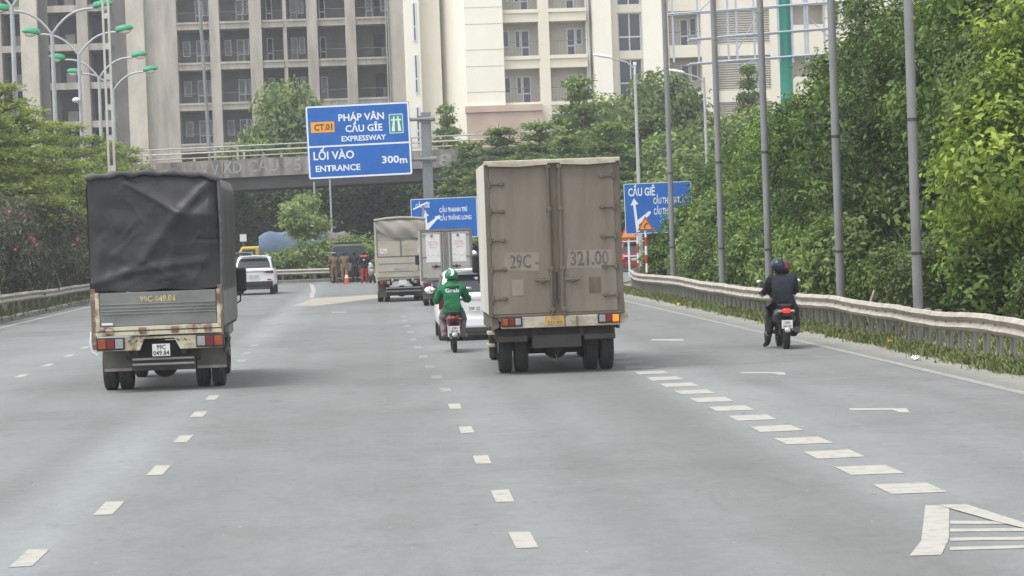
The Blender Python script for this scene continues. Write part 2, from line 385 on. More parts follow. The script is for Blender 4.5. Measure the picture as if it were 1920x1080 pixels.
pm('rail_dark', (0.18, 0.17, 0.17), 0.6, var=0.2)
pm('pipe_grey', (0.33, 0.32, 0.31), 0.6, var=0.2)
pm('mast_green', (0.010, 0.215, 0.155), 0.5, var=0.2, scale=0.6)
pm('steel_blue', (0.42, 0.46, 0.52), 0.55, metal=0.2, var=0.2, scale=2)
pm('sign_blue', (0.001, 0.110, 0.42), 0.55, dark=(0.001, 0.088, 0.35), scale=1.2, lo=0.3, hi=0.6)
pm('sign_white', (0.72, 0.76, 0.80), 0.5, var=0.12, scale=6)
pm('sign_green', (0.01, 0.26, 0.17), 0.5, var=0.1)
pm('sign_orange', (0.80, 0.33, 0.025), 0.5, var=0.12, scale=4)
pm('sign_black', (0.03, 0.03, 0.03), 0.6, var=0.1)
pm('sign_red', (0.50, 0.035, 0.02), 0.5, var=0.15, scale=4)
pm('bark', (0.14, 0.115, 0.09), 0.95, var=0.45, scale=5, stretch=(1, 1, 0.3), bump=0.4)
pm('bamboo', (0.34, 0.31, 0.26), 0.85, var=0.3, scale=4)
pm('rubber', (0.018, 0.018, 0.019), 0.85, dark=(0.045, 0.042, 0.038), scale=3, lo=0.3, hi=0.6)
pm('rim_metal', (0.25, 0.24, 0.23), 0.5, metal=0.6, var=0.3, scale=5)
pm('chassis', (0.022, 0.021, 0.021), 0.75, dark=(0.055, 0.048, 0.040), scale=2.5, lo=0.4, hi=0.7)
pm('black_plastic', (0.018, 0.018, 0.020), 0.5, var=0.2)
pm('glass_dark', (0.025, 0.03, 0.035), 0.08, var=0.1, spec=0.6)
pm('plate_white', (0.66, 0.66, 0.64), 0.5, var=0.12, scale=5)
pm('chrome', (0.62, 0.63, 0.64), 0.2, metal=0.9, var=0.05)
pm('lamp_red', (0.15, 0.012, 0.012), 0.25, var=0.3, scale=8)
pm('lamp_orange', (0.30, 0.055, 0.012), 0.3, var=0.3, scale=8)
pm('lamp_clear', (0.30, 0.30, 0.31), 0.25, var=0.3, scale=10)
pm('lit_orange', (0.5, 0.09, 0.01), 0.3, var=0, emit=(1.0, 0.13, 0.0), estr=0.9)
pm('lit_red', (0.8, 0.02, 0.02), 0.3, var=0, emit=(1.0, 0.02, 0.015), estr=0.9)
pm('skin', (0.42, 0.26, 0.18), 0.6, var=0.1)
leafmat('leaf_bank', (0.020, 0.048, 0.010), (0.190, 0.300, 0.048), 0.3)
leafmat('leaf_bright', (0.065, 0.130, 0.018), (0.30, 0.385, 0.055), 0.38)
leafmat('leaf_olive', (0.026, 0.046, 0.015), (0.150, 0.220, 0.052), 0.3)
leafmat('leaf_tier', (0.080, 0.145, 0.030), (0.360, 0.420, 0.090), 0.42)
leafmat('leaf_far', (0.065, 0.125, 0.036), (0.265, 0.345, 0.090), 0.38)
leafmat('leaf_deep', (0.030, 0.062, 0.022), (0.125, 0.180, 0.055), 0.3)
leafmat('leaf_oleander', (0.045, 0.060, 0.036), (0.150, 0.160, 0.095), 0.25)
leafmat('leaf_hedge', (0.110, 0.180, 0.055), (0.340, 0.420, 0.140), 0.42)
leafmat('flower_pink', (0.30, 0.05, 0.06), (0.50, 0.15, 0.15), 0.3)
leafmat('grass_blade', (0.045, 0.075, 0.018), (0.170, 0.190, 0.060), 0.3)

def bx(mb, x0, x1, y0, y1, z0, z1, mi=0, bev=0): return mb.box(((x0 + x1) / 2, (y0 + y1) / 2, (z0 + z1) / 2), (abs(x1 - x0), abs(y1 - y0), abs(z1 - z0)), bev, mi)

# ------------------------------------------------------------------ ground, road, markings
def sheet(name, pts, z, mat, parent=None, kind='structure', th=None):
    mb = MB(); mb.add([(p[0], p[1], z) for p in pts], [list(range(len(pts)))])
    o = mb.build(name, mat, parent)
    if parent is None: o['kind'] = kind
    return o
sheet('ground', [(-700, -85), (700, -85), (700, 1200), (-700, 1200)], -0.03, 'soil')
RX1 = 9.05
road = sheet('road', [(-11.9, -30), (RX1, -30), (RX1, 96), (10.2, 112), (13.5, 128), (19, 141), (34, 153), (70, 159), (70, 178), (-70, 178), (-70, 158), (-13, 158), (-11.9, 150)], 0.0, 'asphalt')

def ground_poly(name, pts, mat, z=0.004):
    pts = [tuple(p) for p in pts]
    return sheet(name, pts, z, mat, road)
def dash(name, x, y0, y1, wd, mat='paint_white'):
    j = lambda a: rnd.uniform(-a, a)
    return ground_poly(name, [(x - wd / 2 + j(.008), y0 + j(.04)), (x + wd / 2 + j(.008), y0 + j(.04)), (x + wd / 2 + j(.008), y1 + j(.04)), (x - wd / 2 + j(.008), y1 + j(.04))], mat)
# lane lines: centre dashes read from the photograph and put on the road plane
mid = [(981, 1012), (943, 930), (903, 862), (875, 806), (853, 762), (835, 731), (819, 707), (806, 688), (794, 669), (783, 651.5), (775, 637), (770, 623), (764, 611), (759, 602), (756, 594)]
left = [(58, 1046), (206, 953), (298, 882), (344, 823), (373, 777), (398, 746), (452, 677), (463, 663), (477, 648), (490, 632), (502, 620), (513, 608), (522, 599), (530, 590)]
lleft = [(41, 705), (90, 685), (130, 667), (160, 652)]
for i, (x, y) in enumerate(mid):
    g = G(x, y); dash('lane_dash', g.x, g.y - 0.52, g.y + 0.52, 0.155, 'paint_white' if i < 7 and i not in (5, 6) else 'paint_worn')
for i, (x, y) in enumerate(left):
    g = G(x, y); dash('lane_dash', g.x, g.y - 0.55, g.y + 0.55, 0.17, 'paint_white' if i < 6 else 'paint_worn')
for (x, y) in lleft:
    g = G(x, y); dash('lane_dash', g.x, g.y - 0.55, g.y + 0.55, 0.16)
g0, g1 = G(1705, 916), G(1222, 699)
N = 11
for i in range(17):
    t = i / N; gx = g0.x + (g1.x - g0.x) * t; gy = g0.y + (g1.y - g0.y) * t
    dash('diverge_dash', gx, gy - 0.44, gy + 0.44, 0.47, 'paint_white' if i < 12 else 'paint_worn')
# short lane arrows worn down to their heads
for pts in ([(1592, 766), (1700, 766), (1706, 774), (1686, 774), (1674, 769), (1594, 770)], [(1388, 698), (1470, 698), (1474, 703), (1458, 703), (1450, 700.5), (1389, 700.5)], [(1221, 636), (1280, 636), (1283, 639.5), (1221, 638.8)]):
    ground_poly('arrow_mark', [G(*p)[:2] for p in pts], 'paint_white')
# hatched gore at the ramp
for pts in ([(1735, 948), (1780, 949), (1779, 1012), (1765, 1041), (1705, 1043), (1727, 1015)], ):
    ground_poly('gore_stroke', [G(*p)[:2] for p in pts], 'paint_white')
ground_poly('gore_stroke', [G(*p)[:2] for p in ((1760, 948), (1812, 947), (1960, 994), (1925, 993), (1870, 980), (1775, 953))], 'paint_white', 0.008)
for (ya, yb, xb) in ((977, 979, 1905), (992, 991, 1990), (1009, 1007, 1990), (1026.5, 1022, 1990)):
    ground_poly('gore_bar', [G(*p)[:2] for p in ((1781, ya), (xb, yb - 0.5), (xb, yb + 5), (1781, ya + 6))], 'paint_white')
# far gore, pale paint round a nose
fg = [(549, 574), (585, 560), (700, 553), (760, 551), (760, 555), (700, 560), (640, 568), (590, 574)]
ground_poly('gore_stroke', [G(*p)[:2] for p in fg], 'paint_yellowish')
ground_poly('gore_stroke', [G(*p)[:2] for p in ((580, 558), (588, 558.5), (592, 545), (588, 534), (580, 532), (584, 545))], 'paint_white')
ground_poly('arrow_mark', [G(*p)[:2] for p in ((622, 584.5), (650, 584.5), (650, 587), (622, 587))], 'paint_worn')
# edge lines
er = [G(1920, 742), G(1790, 707), G(1660, 675), G(1560, 650), G(1440, 622), G(1330, 600), G(1240, 583), G(1195, 576)]
ex = sum(g.x for g in er) / len(er)
def strip(name, path, wd, mat, parent, z=0.004):
    L_, R_ = [], []
    for (x, y) in path: L_.append((x - wd / 2, y)); R_.append((x + wd / 2, y))
    mb = MB(); n = len(path)
    mb.add([(p[0], p[1], z) for p in L_ + R_], [(i, n + i, n + i + 1, i + 1) for i in range(n - 1)])
    return mb.build(name, mat, parent)
edge_path = [(ex + 0.1 * math.sin(y * 0.05), y) for y in range(-20, 100, 4)]
strip('edge_line', edge_path, 0.17, 'paint_worn', road)
el = [G(0, 611), G(60, 600), G(165, 580)]
exl = sum(g.x for g in el) / 3
strip('edge_line', [(exl, y) for y in range(-20, 152, 6)], 0.17, 'paint_white', road)
# right verge soil, kerb on the left
sheet('verge', [(RX1 - 0.05, -30), (70, -30), (70, 150), (34, 147), (19, 137), (13.5, 125), (10.2, 110), (RX1 - 0.05, 96)], -0.015, 'dust')
kerb = tag(link('kerb', None), kind='structure')
for i in range(64):
    y0 = 20 + i * 2.05
    mb = MB(); mb.box((0, 0, 0.075), (0.26, 2.0, 0.19), 0.025)
    if i == 0: kme = mb.mesh('kerb_stone', 'kerb')
    o = link('kerb_stone', kme, kerb, (-12.03 + rnd.uniform(-.012, .012), y0, rnd.uniform(-.012, .012)), rnd.uniform(-.004, .004))
sheet('verge', [(-12.1, -30), (-12.1, 150), (-70, 150), (-70, -30)], 0.10, 'soil')
# far kerbed median
md = MB(); md.prism([(-9.0, 149.0), (0.8, 148.0), (2.2, 150.0), (0.8, 155.5), (-9.0, 156), (-10, 152)], 'z', -0.02, 0.16)
tag(md.build('median', 'kerb'), kind='structure')

# ------------------------------------------------------------------ guard rails
def w_profile(z=0.0, s=1):
    return [(0.0, z + 0.155), (0.035 * s, z + 0.14), (0.075 * s, z + 0.085), (0.035 * s, z + 0.035), (0.0, z), (0.035 * s, z - 0.035), (0.075 * s, z - 0.085), (0.035 * s, z - 0.14), (0.0, z - 0.155)]
def guardrail(name, label, path, s, zc=0.54, post_n=4, mats=('galv', 'galv_post'), seg=3.6, wob=0.045):
    """path: polyline in plan; s = +1 the corrugation faces +x"""
    root = thing(name, label, 'guard rail', (path[0][0], path[0][1], 0))
    pts = [Vector((p[0] - path[0][0], p[1] - path[0][1], 0)) for p in path]
    ln = [0]
    for a, b in zip(pts, pts[1:]): ln.append(ln[-1] + (b - a).length)
    def at(t):
        t = max(0, min(ln[-1] - 1e-6, t))
        for i in range(len(pts) - 1):
            if t <= ln[i + 1]: return pts[i].lerp(pts[i + 1], (t - ln[i]) / (ln[i + 1] - ln[i]))
    nseg = int(ln[-1] / seg); pme = None; prev = None
    for k in range(nseg):
        a, b = at(k * seg), at((k + 1) * seg + 0.12)
        za = prev if prev is not None else zc; zb = zc + rnd.uniform(-wob, wob); prev = zb
        xa = rnd.uniform(-0.02, 0.02); rings = []
        d = (b - a).normalized(); nrm = Vector((d.y, -d.x, 0)) * s
        for q in range(5):
            t = q / 4; c = a.lerp(b, t); zz = za + (zb - za) * t + 0.006 * math.sin(q * 2.1 + k); bow = 0.02 * math.sin(math.pi * t) * math.sin(k * 2.3)
            rings.append([c + nrm * (0.02 + p[0] + bow + (0.004 if k % 2 else 0)) + Vector((0, 0, p[1] + zz)) for p in w_profile(0, 1)])
        outer = [r + [p - nrm * 0.012 for p in r[::-1]] for r in rings]
        beam = MB().loft(outer, smooth=False).build('rail_beam', mats[0], root)
        for tq in (0.05, 0.30, 0.55, 0.80):
            c = a.lerp(b, tq); MB().box(c + nrm * 0.024 + Vector((0, 0, za + (zb - za) * tq)), (0.05, 0.09, 0.03)).build('bolt_slot', 'galv_post', beam)
        for j in range(post_n):
            p = at(k * seg + (j + 0.5) * seg / post_n)
            if pme is None:
                m = MB(); m.box((0, 0, 0.33), (0.03, 0.15, 0.76)); m.box((0.035, 0, 0.33), (0.04, 0.03, 0.758)); m.box((-0.035, 0, 0.33), (0.04, 0.03, 0.758)); pme = m.mesh('post', mats[1])
            o = link('post', pme, root, p - nrm * 0.075 + Vector((0, 0, rnd.uniform(-.05, -.01))), math.atan2(-d.x, d.y) + rnd.uniform(-.12, .12))
            o.rotation_euler.x = rnd.uniform(-.03, .03)
    return root
gr0, gr1 = G(1900, 690, 0), None
RAILX = 9.75
rp = [(RAILX, 24), (RAILX, 60), (RAILX - 0.05, 98), (RAILX + 0.5, 106), (RAILX + 1.9, 115), (RAILX + 4.6, 125)]
guardrail('guard_rail', 'long dusty corrugated guard rail on closely set posts beside the leafy bank', rp, -1)
guardrail('guard_rail', 'corrugated guard rail above the dark kerb below the pink flowering shrubs', [(-12.45, 62), (-12.45, 146)], 1, 0.66, 2)
guardrail('guard_rail', 'short pale guard rail in front of the light green hedge on the median', [(-9.5, 149.6), (-1.2, 148.9), (0.6, 149.6)], 1, 0.62, 2)

# ------------------------------------------------------------------ overpass
OY = 185
ovp = thing('overpass', 'weathered concrete road bridge with pipe railings and painted letters crossing over the highway', 'bridge', (0, OY, 0))
SL = 0.014
def oz(x): return SL * (x + 10)
X0o, X1o = -60, 60
zt0 = P(440, 299, OY).z - oz(P(440, 299, OY).x); zm0 = P(500, 330, OY).z - oz(P(500, 330, OY).x); zb0 = P(500, 353, OY).z - oz(P(500, 353, OY).x)
def slopedbox(x0, x1, y0, y1, za, zb):
    v = [(x, y, z + oz(x)) for x in (x0, x1) for y in (y0, y1) for z in (za, zb)]
    return v, [(0, 1, 3, 2), (4, 6, 7, 5), (0, 4, 5, 1), (2, 3, 7, 6), (0, 2, 6, 4), (1, 5, 7, 3)]
mb = MB(); mb.add(*slopedbox(X0o, X1o, 0.5, 9.5, zt0 - 0.7, zt0 - 0.25)); mb.build('deck_slab', 'deck_concrete', ovp)
for i in range(12):
    x0 = X0o + i * 10
    for ys in ((0, 0.5), (9.5, 10)):
        mb = MB(); mb.add(*slopedbox(x0 + 0.02, x0 + 9.98, ys[0], ys[1], zm0, zt0)); mb.build('fascia_panel', 'deck_concrete', ovp)
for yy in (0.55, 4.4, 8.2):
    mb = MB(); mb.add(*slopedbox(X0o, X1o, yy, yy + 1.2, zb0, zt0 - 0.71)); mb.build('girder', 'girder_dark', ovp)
for k, (dz, r) in enumerate(((0.92, 0.05), (0.55, 0.04), (0.22, 0.04))):
    mb = MB(); mb.tube([(x, 0.25, zt0 + oz(x) + dz) for x in range(-60, 61, 10)], r, 6); mb.build('handrail', 'pole_light' if k == 0 else 'galv', ovp)
    mb = MB(); mb.tube([(x, 9.75, zt0 + oz(x) + dz) for x in range(-60, 61, 10)], r, 6); mb.build('handrail', 'galv', ovp)
pme = MB().box((0, 0, 0.45), (0.14, 0.14, 0.98)).mesh('rail_post', 'galv'); pm2 = MB().box((0, 0, 0.1), (0.16, 0.14, 0.4)).mesh('rail_post', 'galv')
for i in range(41):
    x = -60 + i * 3.0
    link('rail_post', pme if i % 2 else pm2, ovp, (x, 0.25, zt0 + oz(x)))
    if i % 2: link('rail_post', pme, ovp, (x, 9.75, zt0 + oz(x)))
for x in (-34, 30):
    mb = MB(); mb.box((x, 2, (zb0 + oz(x)) / 2 - 0.05), (1.2, 1.2, zb0 + oz(x) + 0.1), 0.1); mb.box((x, 8, (zb0 + oz(x)) / 2 - 0.05), (1.2, 1.2, zb0 + oz(x) + 0.1), 0.1); mb.box((x, 5, zb0 + oz(x) - 0.45), (1.6, 9, 0.9), 0.08)
    mb.build('pier', 'deck_concrete', ovp)
for s, xa, xb, yc in (('Y', 376, 392, 318), ('V', 396, 410, 319), ('XD', 417, 453, 314), ('CẦU', 464, 522, 311), ('75', 534, 565, 309), ('8', 822, 846, 300), ('6', 786, 792, 303)):
    a, b = P(xa, yc, OY), P(xb, yc, OY)
    text('painted_letter', s, 'graffiti', ovp, (a.x + b.x) / 2, a.z, -0.012, b.x - a.x, 0.82, 0.012)

# ------------------------------------------------------------------ buildings
wcache = {}
def window(parent, x0, x1, z0, z1, y, kind='two', frame='win_frame', pane='pane'):
    """a window / balcony door: frame bars with a pane, or a sheet painted dark as unlit depth, as its sub-part"""
    wd, ht = x1 - x0, z1 - z0
    key = (round(wd, 1), round(ht, 1), kind, frame, pane)
    if key not in wcache:
        f = MB(); t = 0.09
        f.box((-wd / 2 + t / 2, 0, 0), (t, 0.10, ht)); f.box((wd / 2 - t / 2, 0, 0), (t, 0.10, ht))
        f.box((0, 0, ht / 2 - t / 2), (wd - 2 * t, 0.098, t)); f.box((0, 0, -ht / 2 + t / 2), (wd - 2 * t, 0.098, t))
        if kind in ('two', 'four'): f.box((0, 0, 0), (t, 0.09, ht - 2 * t))
        if kind in ('door', 'four'): f.box((0, 0.002, -ht * 0.12), (wd - 2 * t, 0.085, t * 1.2))
        p = MB(); p.box((0, 0.02, 0), (wd - t, 0.03, ht - t))
        wcache[key] = (f.mesh('window', frame), p.mesh('pane', pane))
    fm, pmh = wcache[key]
    o = link('window', fm, parent, ((x0 + x1) / 2, y, (z0 + z1) / 2)); link('pane', pmh, o); return o

# -- unfinished concrete tower
LY = 233
LX = lambda px, py=130: P(px, py, LY).x
bl = thing('apartment_block', 'unfinished grey concrete apartment block with open balconies above the bridge', 'building', (0, LY, 0))
HT = 38.0
pitch = 75.3 * LY / F
zc = P(540, 119.5, LY).z               # centre of one slab band
zs = [zc + k * pitch for k in range(-5, 6)]
xa, xb = LX(333), LX(776)
bx(MB(), xa, xb, 2.9, 14, 0, HT).build('back_wall', 'concrete_shaded', bl)
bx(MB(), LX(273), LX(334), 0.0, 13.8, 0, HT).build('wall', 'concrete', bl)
bx(MB(), LX(208), LX(241), 0.8, 13.6, 0, HT).build('wall', 'concrete_shaded', bl)
bx(MB(), LX(-120), LX(209), 2.2, 13.4, 0, HT).build('back_wall', 'concrete_shaded', bl)
for (a, b, d, m) in ((240, 274, -0.5, 'concrete_pale'), (395, 414, -0.05, 'concrete'), (470, 493, -0.15, 'concrete'), (533, 540, 0.25, 'concrete'), (578, 598, -0.15, 'concrete'), (650, 670, -0.05, 'concrete'), (733, 777, -0.2, 'concrete_pale'),
                     (42, 74, -0.5, 'concrete_pale'), (74, 92, 0.5, 'concrete_shaded'), (146, 167, 0.2, 'concrete'), (-60, -30, -0.4, 'concrete_pale'), (-2, 4, 0.3, 'concrete')):
    bx(MB(), LX(a), LX(b), d, 2.95, 0, HT + 0.3).build('column', m, bl)
for z in zs:
    for (a, b) in ((334, 395), (414, 470), (493, 533), (540, 578), (598, 650), (670, 733)):
        mb = MB(); bx(mb, LX(a) - .02, LX(b) + .02, 0.1, 2.9, z - 0.30, z + 0.30); bx(mb, LX(a) - .02, LX(b) + .02, 0.0, 0.14, z + 0.18, z + 0.36, 0)
        mb.build('balcony_slab', 'concrete', bl)
zl = P(115, 89, LY).z; pl = 72.0 * LY / F
for k in range(-6, 7):
    z = zl + k * pl
    for (a, b) in ((-30, -2), (4, 42), (92, 146), (167, 209)):
        bx(MB(), LX(a), LX(b), 0.35, 2.2, z - 0.28, z + 0.30).build('balcony_slab', 'concrete', bl)
rng = random.Random(5)
bays = [(334, 395), (414, 470), (493, 533), (540, 578), (598, 650), (670, 733)]
for k, z in enumerate(zs):
    if not (1 <= k <= 8): continue
    f0 = z + 0.32
    for bi, (a, b) in enumerate(bays):
        xl, xr = LX(a), LX(b); wd = xr - xl
        st = rng.random()
        if bi in (0, 1):
            window(bl, xl + wd * 0.52, xl + wd * 0.76, f0, f0 + 2.15, 2.85, 'door')
            window(bl, xl + wd * 0.76, xl + wd * 0.93, f0 + 0.75, f0 + 2.15, 2.85, 'one')
            if st < 0.7: window(bl, xl + wd * 0.10, xl + wd * 0.34, f0 + 0.75, f0 + 2.1, 2.85, 'one')
        elif bi in (2, 3):
            window(bl, xl + wd * 0.15, xl + wd * 0.50, f0, f0 + 2.2, 2.85, 'door', pane='void_shade' if st < .4 else 'pane')
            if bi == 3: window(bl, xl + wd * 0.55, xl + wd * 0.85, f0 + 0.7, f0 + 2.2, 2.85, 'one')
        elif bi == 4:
            window(bl, xl + wd * 0.05, xl + wd * 0.28, f0, f0 + 2.15, 2.85, 'door', pane='void_shade' if st < .6 else 'pane')
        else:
            if st < 0.5: window(bl, xl + wd * 0.50, xl + wd * 0.86, f0, f0 + 2.35, 2.85, 'one', 'concrete_shaded', 'void_shade')
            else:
                window(bl, xl + wd * 0.30, xl + wd * 0.52, f0, f0 + 2.1, 2.85, 'door'); window(bl, xl + wd * 0.54, xl + wd * 0.74, f0, f0 + 2.1, 2.85, 'one', 'concrete_shaded', 'void_shade'); window(bl, xl + wd * 0.76, xl + wd * 0.96, f0 + .7, f0 + 2.1, 2.85, 'one')
            if st < 0.55: bx(MB(), xl + wd * 0.74, xl + wd * 0.93, 1.9, 2.84, f0, f0 + 0.95).build('brick_parapet', 'concrete_shaded', bl)
        m = MB(); m.cyl((xl, 0.15, f0 + 0.85), (xr, 0.15, f0 + 0.85), 0.022, n=5)
        for q in range(int(wd / 0.3)): m.cyl((xl + 0.15 + q * 0.3, 0.15, f0), (xl + 0.15 + q * 0.3, 0.15, f0 + 0.85), 0.010, n=4, caps=False)
        m.build('balcony_rail', 'rail_dark', bl)
for k in range(-3, 6):
    f0 = zl + k * pl + 0.31
    for (a, b, u, v) in ((92, 146, 0.25, 0.98), (167, 209, 0.05, 0.75), (4, 42, 0.1, 0.9)):
        xl, xr = LX(a), LX(b); wd = xr - xl
        window(bl, xl + wd * u, xl + wd * v, f0, f0 + 2.65, 2.15, 'one', 'concrete_shaded', 'void_shade')  # open doorways, their unlit depth painted as dark sheets
        bx(MB(), xl + wd * 0.55, xl + wd * 0.9, 1.2, 2.14, f0, f0 + 0.9).build('brick_parapet', 'concrete_shaded', bl)
m = MB()
for px in (727, 731): m.cyl((LX(px), -0.32, 0), (LX(px), -0.32, HT), 0.07, n=6)
m.build('drain_pipe', 'pipe_grey', bl)

# -- cream apartment block
RY = 205
RXp = lambda px, py=100: P(px, py, RY).x
br_ = thing('apartment_block', 'cream plastered apartment block with balconies and louvred panels behind the trees', 'building', (0, RY, 0))
HR = 38.0
pr = 87.0 * RY / F
zo1, zo0 = P(1020, 40, RY).z, P(1020, 105, RY).z       # one balcony opening, top and bottom
oh = zo1 - zo0
fl = [zo0 + k * pr for k in range(-2, 7)]
bx(MB(), RXp(764), RXp(789), 0.6, 14, 0, HR).build('wall', 'cream_sunlit', br_)
bx(MB(), RXp(788), RXp(828), 1.6, 13.9, 0, HR).build('wall', 'cream', br_)  # recessed side, its shade put into the darker cream
mb = MB(); mb.prism([(RXp(826), 3.0), (RXp(872), -0.6), (RXp(944), -0.6), (RXp(944), 13.8), (RXp(826), 13.8)], 'z', 0, HR); mb.build('wall', 'cream_sunlit', br_)
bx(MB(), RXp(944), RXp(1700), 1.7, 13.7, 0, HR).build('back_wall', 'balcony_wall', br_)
for (a, b, d, m) in ((1011, 1031, 0.0, 'cream'), (1113, 1146, -0.9, 'cream_sunlit'), (1146, 1160, 0.2, 'cream'), (1205, 1241, -0.7, 'cream_sunlit'), (1241, 1256, 0.3, 'cream'), (1316, 1345, -0.1, 'cream'), (1445, 1481, -0.2, 'cream'), (1640, 1700, -0.1, 'cream')):
    bx(MB(), RXp(a), RXp(b), d, 1.75, 0, HR + 0.2).build('column', m, br_)  # brighter cream paints sunlight on the projecting columns
for z in fl:
    for (a, b) in ((943, 1011), (1031, 1101)):
        mb = MB(); bx(mb, RXp(a) - .02, RXp(b) + .02, 0.08, 1.7, z - (pr - oh), z); bx(mb, RXp(a) - .02, RXp(b) + .02, -0.06, 0.10, z - 0.22, z + 0.06)
        mb.build('balcony_slab', 'cream', br_)
        xl, xr = RXp(a), RXp(b); wd = xr - xl
        if a == 943:
            window(br_, xl + wd * 0.03, xl + wd * 0.22, z + 0.85, z + 2.15, 1.66, 'one'); window(br_, xl + wd * 0.38, xl + wd * 0.52, z + 0.75, z + 2.15, 1.66, 'one'); window(br_, xl + wd * 0.54, xl + wd * 0.78, z, z + 2.15, 1.66, 'door')
        else:
            window(br_, xl + wd * 0.50, xl + wd * 0.74, z, z + 2.2, 1.66, 'door'); window(br_, xl + wd * 0.75, xl + wd * 0.93, z + 0.85, z + 2.2, 1.66, 'one')
        m = MB(); m.cyl((xl, 0.1, z + 1.15), (xr, 0.1, z + 1.15), 0.025, n=5)
        for q in range(int(wd / 0.25)): m.cyl((xl + 0.12 + q * 0.25, 0.1, z), (xl + 0.12 + q * 0.25, 0.1, z + 1.15), 0.011, n=4, caps=False)
        m.build('balcony_rail', 'rail_dark', br_)
    # stair windows
    xl, xr = RXp(1160), RXp(1205)
    zz = z + P(1180, 96, RY).z - P(1020, 105, RY).z
    window(br_, xl + 0.02, xr - 0.02, zz, zz + 3.0, 0.55, 'four')
    bx(MB(), xl, xr, 0.35, 1.7, zz + 3.0, zz + pr).build('spandrel', 'cream', br_)
    # right balconies
    xl, xr = RXp(1256), RXp(1316); wd = xr - xl; z2 = P(1290, 84, RY).z + (z - zo0)
    bx(MB(), xl, xr, 0.1, 1.7, z2 - 0.95, z2).build('balcony_slab', 'cream', br_)
    window(br_, xl + wd * 0.40, xl + wd * 0.68, z2, z2 + 2.1, 1.66, 'door'); window(br_, xl + wd * 0.70, xl + wd * 0.95, z2 + 0.8, z2 + 2.2, 1.66, 'one')
    m = MB(); m.cyl((xl, 0.15, z2 + 1.0), (xr, 0.15, z2 + 1.0), 0.025, n=5); m.build('balcony_rail', 'rail_dark', br_)
    # louvres
    xl, xr = RXp(1345), RXp(1445); z3 = P(1395, 82, RY).z + (z - zo0)
    bx(MB(), xl, xr, 0.15, 1.7, z3 - 0.9, z3).build('spandrel', 'cream', br_)
    if z3 > 9:
        if 'slat' not in wcache: wcache['slat'] = MB().box((0, 0, 0), (xr - xl, 0.16, 0.085), rot=Matrix.Rotation(0.5, 3, 'X')).mesh('louvre_slat', 'louver')
        for q in range(15): link('louvre_slat', wcache['slat'], br_, ((xl + xr) / 2, 0.35, z3 + 0.10 + q * 0.178))
    # parking decks
    xl, xr = RXp(1481), RXp(1640); z4 = P(1540, 45, RY).z + (z - zo0) * 1.12
    bx(MB(), xl, xr, 0.0, 1.7, z4 - 2.35, z4).build('spandrel', 'cream', br_)
    for q in (0.42, 0.6): bx(MB(), xl + (xr - xl) * q, xl + (xr - xl) * (q + 0.05), 0.2, 1.7, z4, z4 + 1.6).build('column', 'cream', br_)
    window(br_, xl + (xr - xl) * 0.66, xl + (xr - xl) * 0.98, z4 + 0.05, z4 + 1.5, 1.66, 'two')
# joint lines in the plaster
for k in range(16):
    z = P(900, 15, RY).z - k * 1.62 + (0.35 if k % 2 else 0)
    bx(MB(), RXp(872), RXp(943), -0.612, -0.595, z - 0.02, z + 0.02).build('plaster_joint', 'joint_line', br_)
for k in range(-2, 5):
    z = P(779, 40, RY).z + k * 4.0
    window(br_, RXp(776), RXp(783), z - 1.5, z + 1.5, 0.58, 'door')
zc1 = P(980, 203, RY).z
mb = MB(); bx(mb, RXp(868), RXp(1012), -1.0, 1.0, zc1 - 0.25, zc1 + 0.25); bx(mb, RXp(870), RXp(1012), -0.85, 0.8, 0, zc1 - 0.26); mb.build('plinth', 'peach', br_)
m = MB()
for px in (1103, 1107): m.cyl((RXp(px), 1.0, 0), (RXp(px), 1.0, HR), 0.09, n=6)
m.build('drain_pipe', 'lamp_white', br_)

# billboard mast with a steel walkway frame
BY = 150
bb = thing('billboard_mast', 'green tubular mast carrying a bare steel lattice frame before the cream block', 'mast', (P(1473, 100, BY).x, BY, 0))
bxo = bb.location.x
m = MB(); m.cyl((0, 0, -0.05), (0, 0, 19), 0.36, n=20); m.build('mast', 'mast_green', bb)
lines = [((1250, 28), (1600, 2)), ((1290, 75), (1600, 50)), ((1290, 121), (1570, 100)), ((1240, -40), (1620, -66))]
for (a, b) in lines:
    p, q = P(a[0], a[1], BY), P(b[0], b[1], BY)
    m = MB(); m.cyl((p.x - bxo, -0.55, p.z), (q.x - bxo, -0.55, q.z), 0.055, n=6); m.cyl((p.x - bxo, 0.5, p.z), (q.x - bxo, 0.5, q.z), 0.05, n=6); m.build('lattice_chord', 'steel_blue', bb)
for px in (1259, 1306, 1362, 1378, 1411, 1456, 1482, 1506, 1511, 1542, 1596, 1606):
    p, q = P(px, -60, BY), P(px, 118 if px < 1520 else 95, BY)
    m = MB(); m.box(((p.x + q.x) / 2 - bxo, -0.45, (p.z + q.z) / 2), (0.11, 0.08, p.z - q.z)); m.build('lattice_post', 'steel_blue', bb)
for (a, b) in (((1378, 100), (1425, 20)), ((1510, 30), (1552, 70)), ((1420, 110), (1378, 130)), ((1306, 26), (1362, -30)), ((1542, 0), (1600, 50))):
    p, q = P(*a, BY), P(*b, BY); m = MB(); m.cyl((p.x - bxo, -0.3, p.z), (q.x - bxo, -0.3, q.z), 0.035, n=5); m.build('lattice_brace', 'steel_blue', bb)

